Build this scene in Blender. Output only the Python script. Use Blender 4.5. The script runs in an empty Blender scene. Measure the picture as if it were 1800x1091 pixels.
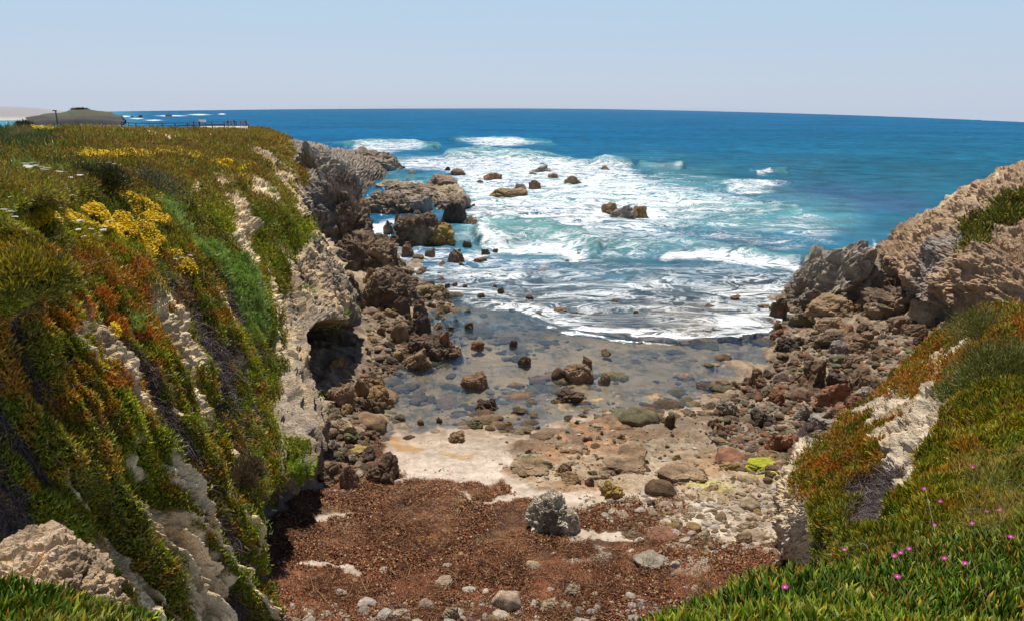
import bpy, math
import numpy as np
from mathutils import Matrix, Vector

# ------------------------------------------------------------------ camera
F = 1300.0; CAMZ = 14.0; PITCH = math.atan(355.5 / F); ROLL = math.radians(0.40)
fwd = np.array([0, math.cos(PITCH), -math.sin(PITCH)]); rt0 = np.array([1.0, 0, 0]); up0 = np.array([0, math.sin(PITCH), math.cos(PITCH)])
rt = rt0 * math.cos(ROLL) + up0 * math.sin(ROLL); up = up0 * math.cos(ROLL) - rt0 * math.sin(ROLL)
scene = bpy.context.scene
cd = bpy.data.cameras.new("camera"); cam = bpy.data.objects.new("camera", cd); scene.collection.objects.link(cam)
cd.sensor_width = 36; cd.lens = 36 * F / 1800; cd.clip_start = 0.1; cd.clip_end = 60000
cam.matrix_world = Matrix(((rt[0], up[0], -fwd[0], 0), (rt[1], up[1], -fwd[1], 0), (rt[2], up[2], -fwd[2], CAMZ), (0, 0, 0, 1)))
scene.camera = cam
# ------------------------------------------------------------------ light
SUN_EL = math.radians(69); SUN_AZ = math.radians(-17)      # azimuth from +Y towards +X
sd = bpy.data.lights.new("sun", 'SUN'); sd.energy = 5.0; sd.angle = math.radians(0.5); sd.color = (1.0, 0.94, 0.84)
sun = bpy.data.objects.new("sun", sd); scene.collection.objects.link(sun)
sdir = Vector((math.sin(SUN_AZ) * math.cos(SUN_EL), math.cos(SUN_AZ) * math.cos(SUN_EL), math.sin(SUN_EL)))
sun.rotation_euler = sdir.to_track_quat('Z', 'Y').to_euler()
w = bpy.data.worlds.new("World"); scene.world = w; w.use_nodes = True
nt = w.node_tree; nt.nodes.clear()
def N(nt, t, **k):
    n = nt.nodes.new(t)
    for a, b in k.items():
        if a.startswith('i_'): n.inputs[a[2:].replace('_', ' ')].default_value = b
        else: setattr(n, a, b)
    return n
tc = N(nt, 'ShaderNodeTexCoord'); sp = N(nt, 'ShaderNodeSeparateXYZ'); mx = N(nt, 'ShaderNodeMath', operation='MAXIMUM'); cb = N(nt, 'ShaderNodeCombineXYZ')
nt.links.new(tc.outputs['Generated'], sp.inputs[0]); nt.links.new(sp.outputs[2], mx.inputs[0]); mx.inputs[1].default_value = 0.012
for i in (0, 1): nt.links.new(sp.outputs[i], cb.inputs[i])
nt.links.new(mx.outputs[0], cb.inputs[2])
sky = N(nt, 'ShaderNodeTexSky', sky_type='NISHITA', sun_disc=False, sun_elevation=SUN_EL, sun_rotation=SUN_AZ, altitude=0, air_density=1.0, dust_density=0.6, ozone_density=2.0)
nt.links.new(cb.outputs[0], sky.inputs[0])
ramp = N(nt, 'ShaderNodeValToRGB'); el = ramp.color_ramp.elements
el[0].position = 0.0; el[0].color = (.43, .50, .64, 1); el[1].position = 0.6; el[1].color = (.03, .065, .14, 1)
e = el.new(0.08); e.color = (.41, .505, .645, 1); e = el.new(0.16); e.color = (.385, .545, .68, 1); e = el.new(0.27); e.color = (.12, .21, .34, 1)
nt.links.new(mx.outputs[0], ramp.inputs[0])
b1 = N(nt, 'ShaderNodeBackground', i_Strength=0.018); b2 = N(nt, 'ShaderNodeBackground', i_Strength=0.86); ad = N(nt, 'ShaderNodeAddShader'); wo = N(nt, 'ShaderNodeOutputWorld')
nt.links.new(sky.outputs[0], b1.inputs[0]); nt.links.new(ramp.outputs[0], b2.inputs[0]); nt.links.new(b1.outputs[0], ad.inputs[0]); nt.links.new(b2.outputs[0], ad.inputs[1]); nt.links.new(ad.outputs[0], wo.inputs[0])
scene.view_settings.view_transform = 'Standard'; scene.view_settings.look = 'None'; scene.view_settings.gamma = 1; scene.view_settings.exposure = 0.22
scene.cycles.max_bounces = 5; scene.cycles.transparent_max_bounces = 8; scene.cycles.volume_bounces = 0

# ------------------------------------------------------------------ maths
C0 = np.array([0, 0, CAMZ])
def ray(px, py):
    px = np.asarray(px, float); py = np.asarray(py, float)
    return fwd + ((px - 900) / F)[..., None] * rt - ((py - 545.5) / F)[..., None] * up
def Zp(px, py, z):
    d = ray(px, py); t = (np.asarray(z, float) - CAMZ) / d[..., 2]; return C0 + d * t[..., None]
def Rp(px, py, r):
    d = ray(px, py); t = r / np.hypot(d[..., 0], d[..., 1]); return C0 + d * t[..., None]
def Wp(x, y, z): return np.array([x, y, z], float)
def pix(P):
    v = P - C0; zc = v @ fwd; zc = np.where(zc < .05, .05, zc)
    return 900 + F * (v @ rt) / zc, 545.5 - F * (v @ up) / zc
def _h(ix, iy, iz, seed):
    h = (ix.astype(np.uint32) * np.uint32(374761393)) ^ (iy.astype(np.uint32) * np.uint32(668265263)) ^ (iz.astype(np.uint32) * np.uint32(2147483647 - 1013)) ^ np.uint32(seed * 2654435 + 12345)
    h = (h ^ (h >> np.uint32(13))) * np.uint32(1274126177); h ^= h >> np.uint32(16); h = h * np.uint32(2246822519); h ^= h >> np.uint32(13)
    return h.astype(np.float32) / np.float32(4294967295)
def vn(P, seed=0):
    I = np.floor(P); f = (P - I).astype(np.float32); I = I.astype(np.int64); f = f * f * f * (f * (f * 6 - 15) + 10)
    x, y, z = I[..., 0], I[..., 1], I[..., 2]; fx, fy, fz = f[..., 0], f[..., 1], f[..., 2]; out = 0
    for dx in (0, 1):
        wx = fx if dx else 1 - fx
        for dy in (0, 1):
            wy = fy if dy else 1 - fy
            for dz in (0, 1):
                out = out + _h(x + dx, y + dy, z + dz, seed) * wx * wy * (fz if dz else 1 - fz)
    return out * 2 - 1
def fbm(P, s=1.0, o=5, seed=0, gain=.5, ridge=False):
    P = np.asarray(P, float) * s; a = 1.0; t = 0; n = 0
    for k in range(o):
        v = vn(P + k * 17.3, seed + k); v = (1 - 2 * np.abs(v)) if ridge else v
        t = t + a * v; n += a; a *= gain; P = P * 2.03
    return t / n * (1.0 if ridge else 1.6)
def worley(P, s=1.0, seed=0):
    P = np.asarray(P, float) * s; I = np.floor(P).astype(np.int64); f1 = np.full(P.shape[:-1], 9.); f2 = f1.copy(); idv = f1 * 0
    for dx in (-1, 0, 1):
        for dy in (-1, 0, 1):
            for dz in (-1, 0, 1):
                a, b, c = I[..., 0] + dx, I[..., 1] + dy, I[..., 2] + dz
                q = np.stack([a + _h(a, b, c, seed), b + _h(a, b, c, seed + 7), c + _h(a, b, c, seed + 13)], -1)
                d = np.sqrt(((P - q) ** 2).sum(-1)); m = d < f1
                f2 = np.where(m, f1, np.minimum(f2, d)); idv = np.where(m, _h(a, b, c, seed + 29), idv); f1 = np.where(m, d, f1)
    return f1, f2, idv
def ss(a, b, x): t = np.clip((x - a) / (b - a), 0, 1); return t * t * (3 - 2 * t)
def inpoly(X, Y, pts, soft=6.0):
    """soft inside-ness of a polygon, 0..1"""
    pts = np.array(pts, float); ins = np.zeros(X.shape, bool); dm = np.full(X.shape, 1e9); n = len(pts)
    for i in range(n):
        x1, y1 = pts[i]; x2, y2 = pts[(i + 1) % n]
        c = ((y1 > Y) != (y2 > Y)) & (X < (x2 - x1) * (Y - y1) / ((y2 - y1) if y2 != y1 else 1e-9) + x1); ins ^= c
        t = np.clip(((X - x1) * (x2 - x1) + (Y - y1) * (y2 - y1)) / ((x2 - x1) ** 2 + (y2 - y1) ** 2 + 1e-9), 0, 1)
        dm = np.minimum(dm, np.hypot(X - x1 - t * (x2 - x1), Y - y1 - t * (y2 - y1)))
    return ss(-soft, soft, np.where(ins, dm, -dm))
def seg(X, Y, pts, wd):
    """nearness to a polyline: 1 on it, 0 at wd"""
    dm = np.full(X.shape, 1e9)
    for (x1, y1), (x2, y2) in zip(pts[:-1], pts[1:]):
        t = np.clip(((X - x1) * (x2 - x1) + (Y - y1) * (y2 - y1)) / ((x2 - x1) ** 2 + (y2 - y1) ** 2 + 1e-9), 0, 1)
        dm = np.minimum(dm, np.hypot(X - x1 - t * (x2 - x1), Y - y1 - t * (y2 - y1)))
    return np.clip(1 - dm / wd, 0, 1)
def mixc(a, b, t): return a * (1 - t[..., None]) + np.asarray(b, float) * t[..., None]
rng = np.random.default_rng(7)

# ------------------------------------------------------------------ scene helpers
COL = scene.collection
def tag(o, label=None, cat=None, group=None, kind=None):
    if label: o['label'] = label
    if cat: o['category'] = cat
    if group: o['group'] = group
    if kind: o['kind'] = kind
    return o
def mesh_np(name, V, Fc, mat=None, col=None, smooth=True, attrs=None, parent=None, link=True):
    """V (n,3); Fc (m,k) with k = 3 or 4"""
    me = bpy.data.meshes.new(name); V = np.ascontiguousarray(V, np.float32); Fc = np.ascontiguousarray(Fc, np.int32); k = Fc.shape[1]
    me.vertices.add(len(V)); me.vertices.foreach_set('co', V.ravel())
    me.loops.add(Fc.size); me.loops.foreach_set('vertex_index', Fc.ravel())
    me.polygons.add(len(Fc)); me.polygons.foreach_set('loop_start', np.arange(0, Fc.size, k, dtype=np.int32))
    me.polygons.foreach_set('use_smooth', np.full(len(Fc), smooth, bool))
    if col is not None:
        a = me.color_attributes.new('col', 'FLOAT_COLOR', 'POINT'); c = np.ones((len(V), 4), np.float32); c[:, :3] = col; a.data.foreach_set('color', c.ravel())
    for an, av in (attrs or {}).items():
        a = me.attributes.new(an, 'FLOAT', 'POINT'); a.data.foreach_set('value', np.ascontiguousarray(av, np.float32).ravel())
    me.update(calc_edges=True)
    if mat: me.materials.append(mat)
    if not link: return me
    o = bpy.data.objects.new(name, me); COL.objects.link(o); o.parent = parent
    return o
def gridF(nu, nv):
    i = np.arange(nu - 1)[:, None] * nv + np.arange(nv - 1)[None]; i = i.ravel()
    return np.stack([i, i + 1, i + nv + 1, i + nv], -1)
def gnorm(P):
    a = np.gradient(P, axis=0); b = np.gradient(P, axis=1); n = np.cross(a, b); return n / (np.linalg.norm(n, axis=-1, keepdims=True) + 1e-9)
def loft(ctrl, nu, nv):
    """Catmull-Rom surface through a grid of control points; nu / nv samples per interval (int or list)"""
    Q = np.array(ctrl, float)
    def along(Q, ns):
        m = len(Q); ext = np.concatenate([[2 * Q[0] - Q[1]], Q, [2 * Q[-1] - Q[-2]]]); out = []; par = []
        for i in range(m - 1):
            k = ns[i] if isinstance(ns, (list, tuple)) else ns
            t = np.linspace(0, 1, k, endpoint=False)
            if i == m - 2: t = np.linspace(0, 1, k + 1)
            p0, p1, p2, p3 = ext[i:i + 4]; t = t.reshape((-1,) + (1,) * (Q.ndim - 1))
            out.append(.5 * ((2 * p1) + (-p0 + p2) * t + (2 * p0 - 5 * p1 + 4 * p2 - p3) * t ** 2 + (-p0 + 3 * p1 - 3 * p2 + p3) * t ** 3)); par.append(i + t.ravel())
        return np.concatenate(out), np.concatenate(par)
    A, pu = along(Q, nu); B, pv = along(np.swapaxes(A, 0, 1), nv); B = np.swapaxes(B, 0, 1)
    return B, np.broadcast_to(pu[:, None], B.shape[:2]), np.broadcast_to(pv[None], B.shape[:2])

# ------------------------------------------------------------------ materials
def newmat(name):
    m = bpy.data.materials.new(name); m.use_nodes = True; t = m.node_tree; t.nodes.clear(); return m, t
def earth_mat(name, bump=.5, bscale=9., rough=.9, objcol=False, wet=False, fine=40., spec=.25, dist=.12, var=.45):
    m, t = newmat(name); L = t.links.new
    out = N(t, 'ShaderNodeOutputMaterial'); bs = N(t, 'ShaderNodeBsdfPrincipled'); L(bs.outputs[0], out.inputs[0])
    bs.inputs['Roughness'].default_value = rough; bs.inputs['Specular IOR Level'].default_value = spec
    g = N(t, 'ShaderNodeNewGeometry'); tcn = N(t, 'ShaderNodeTexCoord'); pos = tcn.outputs['Object']
    n1 = N(t, 'ShaderNodeTexNoise', i_Scale=bscale * .35, i_Detail=8., i_Roughness=.65); L(pos, n1.inputs['Vector'])
    n2 = N(t, 'ShaderNodeTexNoise', i_Scale=fine, i_Detail=4., i_Roughness=.7); L(pos, n2.inputs['Vector'])
    vo = N(t, 'ShaderNodeTexVoronoi', i_Scale=bscale * .6, feature='DISTANCE_TO_EDGE'); 
    wv = N(t, 'ShaderNodeVectorMath', operation='MULTIPLY_ADD'); L(n1.outputs['Color'], wv.inputs[0]); wv.inputs[1].default_value = (.25, .25, .25); L(pos, wv.inputs[2]); L(wv.outputs[0], vo.inputs['Vector'])
    ck = N(t, 'ShaderNodeMapRange', i_From_Min=0., i_From_Max=.05, i_To_Min=.0, i_To_Max=1.); L(vo.outputs['Distance'], ck.inputs[0])
    if objcol:
        src = N(t, 'ShaderNodeObjectInfo').outputs['Color']
    else:
        src = N(t, 'ShaderNodeVertexColor', layer_name='col').outputs['Color']
    mr = N(t, 'ShaderNodeMapRange', i_From_Min=.3, i_From_Max=.7, i_To_Min=1 - var, i_To_Max=1 + var); L(n1.outputs['Fac'], mr.inputs[0])
    mr2 = N(t, 'ShaderNodeMapRange', i_From_Min=.3, i_From_Max=.7, i_To_Min=.8, i_To_Max=1.2); L(n2.outputs['Fac'], mr2.inputs[0])
    mu = N(t, 'ShaderNodeMath', operation='MULTIPLY'); L(mr.outputs[0], mu.inputs[0]); L(mr2.outputs[0], mu.inputs[1])
    vm = N(t, 'ShaderNodeVectorMath', operation='SCALE'); L(src, vm.inputs[0]); L(mu.outputs[0], vm.inputs['Scale'])
    last = vm.outputs[0]
    if wet:   # damp weed-stained band just above the tide
        s = N(t, 'ShaderNodeSeparateXYZ'); L(g.outputs['Position'], s.inputs[0])
        ww = N(t, 'ShaderNodeMath', operation='MULTIPLY_ADD'); L(n1.outputs['Fac'], ww.inputs[0]); ww.inputs[1].default_value = .9; L(s.outputs[2], ww.inputs[2])
        wr = N(t, 'ShaderNodeMapRange', i_From_Min=.35, i_From_Max=1.0, i_To_Min=1., i_To_Max=0.); L(ww.outputs[0], wr.inputs[0])
        mc = N(t, 'ShaderNodeMix', data_type='RGBA', blend_type='MULTIPLY'); L(wr.outputs[0], mc.inputs['Factor']); L(last, mc.inputs['A']); mc.inputs['B'].default_value = (.80, .72, .62, 1)
        last = mc.outputs['Result']
        rr = N(t, 'ShaderNodeMapRange', i_To_Min=rough, i_To_Max=.45); L(wr.outputs[0], rr.inputs[0]); L(rr.outputs[0], bs.inputs['Roughness'])
    L(last, bs.inputs['Base Color'])
    h = N(t, 'ShaderNodeMath', operation='MULTIPLY_ADD'); L(n2.outputs['Fac'], h.inputs[0]); h.inputs[1].default_value = .25; L(n1.outputs['Fac'], h.inputs[2])
    h2 = N(t, 'ShaderNodeMath', operation='MULTIPLY_ADD'); L(ck.outputs[0], h2.inputs[0]); h2.inputs[1].default_value = .10; L(h.outputs[0], h2.inputs[2])
    b = N(t, 'ShaderNodeBump', i_Strength=bump, i_Distance=dist * 3); L(h2.outputs[0], b.inputs['Height']); L(b.outputs[0], bs.inputs['Normal'])
    return m
def leaf_mat(name='leaf', trans=.38, rough=.5):
    m, t = newmat(name); L = t.links.new
    out = N(t, 'ShaderNodeOutputMaterial'); bs = N(t, 'ShaderNodeBsdfPrincipled', i_Roughness=rough); bs.inputs['Specular IOR Level'].default_value = .3
    vc = N(t, 'ShaderNodeVertexColor', layer_name='col'); L(vc.outputs[0], bs.inputs['Base Color'])
    tr = N(t, 'ShaderNodeBsdfTranslucent'); L(vc.outputs[0], tr.inputs[0]); ms = N(t, 'ShaderNodeMixShader', i_Fac=trans)
    L(bs.outputs[0], ms.inputs[1]); L(tr.outputs[0], ms.inputs[2]); L(ms.outputs[0], out.inputs[0]); return m
def flat_mat(name, c, rough=.8):
    m, t = newmat(name); out = N(t, 'ShaderNodeOutputMaterial'); bs = N(t, 'ShaderNodeBsdfPrincipled', i_Roughness=rough)
    tcn = N(t, 'ShaderNodeTexCoord'); n = N(t, 'ShaderNodeTexNoise', i_Scale=6., i_Detail=5.); t.links.new(tcn.outputs['Object'], n.inputs['Vector'])
    mr = N(t, 'ShaderNodeMapRange', i_To_Min=.7, i_To_Max=1.3); t.links.new(n.outputs['Fac'], mr.inputs[0])
    vm = N(t, 'ShaderNodeVectorMath', operation='SCALE'); vm.inputs[0].default_value = c[:3]; t.links.new(mr.outputs[0], vm.inputs['Scale'])
    t.links.new(vm.outputs[0], bs.inputs['Base Color']); t.links.new(bs.outputs[0], out.inputs[0]); return m
M_CLIFF = earth_mat('cliff_rock', bump=.75, bscale=5., fine=22., dist=.14)
M_GROUND = earth_mat('beach_ground', bump=.5, bscale=7., fine=45., wet=True, dist=.04, var=.25)
M_ROCK = earth_mat('loose_rock', bump=.8, bscale=5., fine=22., objcol=True, wet=True, dist=.07)
M_ROCKV = earth_mat('big_rock', bump=.9, bscale=4., fine=18., wet=True, dist=.14)
M_LEAF = leaf_mat(); M_DRY = leaf_mat('dry_stem', .05, .9); M_PETAL = leaf_mat('petal', .3, .6)

# ------------------------------------------------------------------ palette (linear albedo)
GREEN = (.20, .27, .018); LIME = (.36, .40, .03); DARKG = (.09, .15, .02); OLIVE = (.26, .23, .04); ORANGE = (.66, .27, .04); RED = (.55, .13, .05)
BROWNV = (.34, .19, .07); YELLOW = (.84, .60, .015); PURP = (.15, .115, .12); CREAM = (.76, .57, .35); GREYR = (.42, .35, .28); DARKR = (.19, .135, .095)
WRACK = (.10, .038, .020); SAND = (.50, .42, .35); FENNEL = (.30, .44, .12)

# ------------------------------------------------------------------ beach and sea bed
GC = [(200,1300,2.4),(700,1300,2.2),(1100,1300,2.3),(1600,1300,2.8),(470,1091,1.8),(800,1091,1.7),(1200,1091,1.8),(350,1000,2.0),(500,950,1.5),(800,950,1.2),(1100,950,1.3),(1350,950,1.6),
 (600,850,.95),(800,850,.72),(1000,850,.75),(1200,850,.8),(1380,850,1.2),(1550,850,2.2),(650,790,.42),(800,790,.30),(1000,800,.35),(1200,800,.42),(1400,800,.9),
 (660,735,.08),(800,748,0.0),(900,765,0.02),(1000,745,.06),(1100,735,.02),(1250,730,.08),(1400,740,.65),(1500,740,1.2),(1600,740,2.0),
 (680,680,-.22),(850,680,-.28),(1050,680,-.2),(1220,680,-.08),(1330,680,.15),(1450,680,.8),(1550,680,1.6),(600,700,.8),(570,800,1.3),(500,800,1.6),
 (690,610,.25),(640,560,.7),(800,600,-.3),(1000,600,-.42),(1200,600,-.4),(1330,600,-.15),(1400,600,.4),(1500,600,1.0),(1600,600,2.0),(1700,620,3.0),
 (760,530,.1),(680,500,.7),(600,560,.9),(850,520,-.7),(1100,520,-1.2),(1320,520,-.6),(1420,520,.3),(1550,520,1.2),(1700,540,2.5),
 (600,460,1.2),(700,450,.1),(800,440,-.9),(1000,420,-3),(1300,420,-3),(1520,450,-.8),(1700,460,3.0),(540,380,2.0),(640,380,-.5),(620,425,0),(700,340,-.9),(750,350,-.6),(900,350,-3),(1200,350,-5),(1500,350,-6),(1750,380,-1),
 (520,300,1.0),(600,300,-.8),(650,300,-1.5),(720,300,-2),(900,280,-8),(1300,270,-10)]
GA = np.array(GC, float); GXY = Zp(GA[:, 0], GA[:, 1], GA[:, 2])[:, :2]
def warp_xy(xy): return np.stack([xy[..., 0], np.sign(xy[..., 1]) * np.abs(xy[..., 1]) ** .8 * 1.6], -1)
def _tps(d): return np.where(d > 1e-9, d * d * np.log(d + 1e-12), 0)
_A = warp_xy(GXY); _n = len(_A); _K = _tps(np.linalg.norm(_A[:, None] - _A[None], axis=-1)) + np.eye(_n) * .8
_P = np.concatenate([np.ones((_n, 1)), _A], 1); _S = np.block([[_K, _P], [_P.T, np.zeros((3, 3))]]); _c = np.linalg.solve(_S, np.concatenate([GA[:, 2], np.zeros(3)]))
def gz(xy):
    xy = np.asarray(xy, float); sh = xy.shape[:-1]; q = warp_xy(xy.reshape(-1, 2)); o = np.empty(len(q))
    for i in range(0, len(q), 20000):
        b = q[i:i + 20000]; o[i:i + 20000] = _tps(np.linalg.norm(b[:, None] - _A[None], axis=-1)) @ _c[:_n] + _c[_n] + b @ _c[_n + 1:]
    return np.clip(o.reshape(sh), -12, 4.5)
def ground_hit(px, py):
    z = 0.5
    for _ in range(8): p = Zp(px, py, z); z = z + .7 * (float(gz(p[:2])) - z)
    p = Zp(px, py, z); p[2] = float(gz(p[:2])); return p
def build_ground():
    pxs = np.linspace(150, 1850, 640); pys = np.concatenate([np.linspace(1260, 560, 520), np.linspace(559, 300, 110)])
    PX, PY = np.meshgrid(pxs, pys, indexing='ij'); P = Zp(PX, PY, np.full(PX.shape, .5)); z = gz(P[..., :2]); P[..., 2] = z
    px, py = pix(P); P2 = P.copy(); P2[..., 2] = 0
    wx = px + 22 * fbm(P2, .9, 4, 3) * np.clip((py - 300) / 500, .2, 1.3); wy = py + 12 * fbm(P2, .9, 4, 9) * np.clip((py - 300) / 500, .2, 1.3)
    rocky = np.clip(inpoly(wx, wy, [(500,280),(600,300),(700,430),(800,500),(820,520),(820,660),(700,660),(660,700),(680,790),(640,830),(560,840)], 8) + inpoly(wx, wy, [(1240,640),(1350,500),(1750,500),(1750,800),(1400,870),(1300,810),(1230,760)], 10), 0, 1)
    plat = inpoly(wx, wy, [(880,800),(930,770),(990,745),(1100,730),(1240,740),(1400,760),(1390,850),(1280,880),(1150,872),(1060,870),(960,865),(880,835)], 7)
    wrack = inpoly(wx, wy, [(640,760),(668,790),(690,838),(790,842),(880,852),(905,880),(1000,900),(1100,880),(1150,905),(1250,940),(1380,960),(1400,1300),(300,1300),(380,960),(480,900),(560,860),(600,800)], 4)
    wrack = np.maximum(wrack, inpoly(wx, wy, [(1120, 890), (1180, 870), (1200, 900), (1150, 925)], 5) * .8)
    sand = inpoly(wx, wy, [(655,785),(700,765),(800,770),(900,790),(900,850),(700,848),(680,830)], 8)
    f1, f2, idv = worley(P2, .9, 5); cr = np.clip((f2 - f1) * 6, 0, 1)
    f1b, f2b, idb = worley(P2, 5.5, 8); 
    z = z + rocky * (.22 * (idv - .5) + .28 * fbm(P, .9, 5, 21)) + plat * (.05 * (idv - .3) + .16 * fbm(P, 1.1, 5, 31) + .08 * fbm(P, 4, 4, 32, ridge=True)) + wrack * (.07 * fbm(P, 2.2, 5, 41, ridge=True) + .10 * fbm(P, .5, 3, 42)) + sand * .01 * fbm(P, 3, 3, 44)
    bed = ss(.05, -.1, z); z = z + bed * (.10 * fbm(P, .8, 4, 51) + .10 * fbm(P, 2.2, 3, 52, ridge=True) * ss(560, 620, py))
    P[..., 2] = z
    n0 = fbm(P2, .7, 4, 61); n1 = fbm(P2, 3.0, 4, 62); n2 = fbm(P2, 12, 2, 63)
    col = np.zeros(P.shape) + np.array((.36, .29, .22)); col = mixc(col, (.47, .39, .32), ss(-.2, .5, n1))
    cb_ = mixc(np.zeros(P.shape) + np.array((.37, .26, .15)), (.15, .105, .06), ss(-.15, .45, n0)); cb_ = mixc(cb_, (.42, .30, .18), ss(.1, .6, n1) * .7); cb_ = mixc(cb_, (.11, .11, .08), ss(.3, .8, n2 + n0 * .5) * .7)
    cb_ = mixc(cb_, (.40, .25, .12), (idb > .75) * .6)
    col = mixc(col, cb_, bed)
    pc = mixc(np.zeros(P.shape) + np.array((.42, .31, .205)), (.47, .39, .29), ss(-.1, .5, n1)); pc = mixc(pc, (.36, .19, .09), ss(.15, .5, n0) * .7); pc = mixc(pc, (.22, .15, .09), ss(.2, .6, n2) * .5 + (1 - cr) * .3)
    pc = pc * (.84 - .36 * ss(825, 775, wy))[..., None]; col = mixc(col, pc, plat * .95)
    col = mixc(col, mixc(np.zeros(P.shape) + np.array((.20, .145, .10)), (.33, .25, .17), ss(0, .5, n1)), rocky)
    sc = mixc(np.zeros(P.shape) + np.array(SAND), (.42, .33, .26), ss(.35, .7, n2) * .7); sc = mixc(sc, (.36, .28, .2), ss(.3, .5, fbm(P2, 9, 2, 71)) * .4); col = mixc(col, sc, sand)
    or_ = inpoly(wx, wy, [(655,765),(690,770),(750,775),(740,785),(690,785)], 5) + inpoly(wx, wy, [(775,782),(800,790),(830,800),(835,812),(800,805)], 5) + inpoly(wx, wy, [(560, 760), (640, 770), (680, 790), (670, 830), (630, 800), (590, 810)], 8) * .7
    col = mixc(col, (.42, .24, .08), np.clip(or_, 0, 1) * .8)
    oc = inpoly(wx, wy, [(930,775),(1000,740),(1110,740),(1100,790),(1000,810),(940,810)], 16); col = mixc(col, (.38, .20, .10), oc * ss(-.3, .5, n1) * .8)
    al = inpoly(wx, wy, [(1300,822),(1335,805),(1400,812),(1410,836),(1340,842)], 9) + .45 * inpoly(wx, wy, [(1165,838),(1230,836),(1290,868),(1270,872),(1190,850)], 6)
    col = mixc(col, (.52, .50, .04), np.clip(al, 0, 1) * ss(-.9, .1, n1) * .85)
    wn = ss(.3, .55, n2); wc = mixc(np.zeros(P.shape) + np.array(WRACK), (.20, .085, .035), ss(-.1, .6, n1)); wc = mixc(wc, (.36, .21, .11), wn * .55); wc = mixc(wc, (.16, .12, .055), ss(.2, .6, n0) * .5 * (py < 960))
    wc = mixc(wc, (.17, .062, .028), ss(910, 1040, py) * .8); wc = mixc(wc, (.04, .02, .013), ss(.15, .5, fbm(P2, 1.1, 4, 79)) * .6)
    streak = np.clip(seg(wx, wy, [(520, 985), (570, 992), (640, 998)], 8) * 1.5 + seg(wx, wy, [(1010,925),(1060,940),(1100,952)], 14) * 1.5 + seg(wx, wy, [(540,920),(600,915)], 14) + seg(wx, wy, [(820, 868), (900, 880)], 8), 0, 1)
    wrack = wrack * (1 - ss(.35, .7, streak + .35 * n1))
    wrack = wrack * (1 - ss(.45, .75, fbm(P2, 1.5, 4, 77)) * ss(1050, 960, py) * ss(900, 1000, px) * .8)
    col = mixc(col, wc, wrack)
    col = np.clip(col * (1 + .25 * fbm(P2, .35, 3, 81)[..., None]), .01, .8)
    o = mesh_np('beach', P.reshape(-1, 3), gridF(*P.shape[:2])[:, ::-1], M_GROUND, col.reshape(-1, 3)); tag(o, kind='structure')
    sb = mesh_np('sea_bed', np.array([[-300, 230, -13.], [400, 230, -13.], [400, 500, -13.], [-300, 500, -13.]]), np.array([[0, 1, 2, 3]]), M_GROUND, np.tile(np.array([[.15, .15, .12]]), (4, 1))); tag(sb, kind='structure')
    return P, wrack, sand, plat
BP, BWR, BSA, BPL = build_ground()

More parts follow.
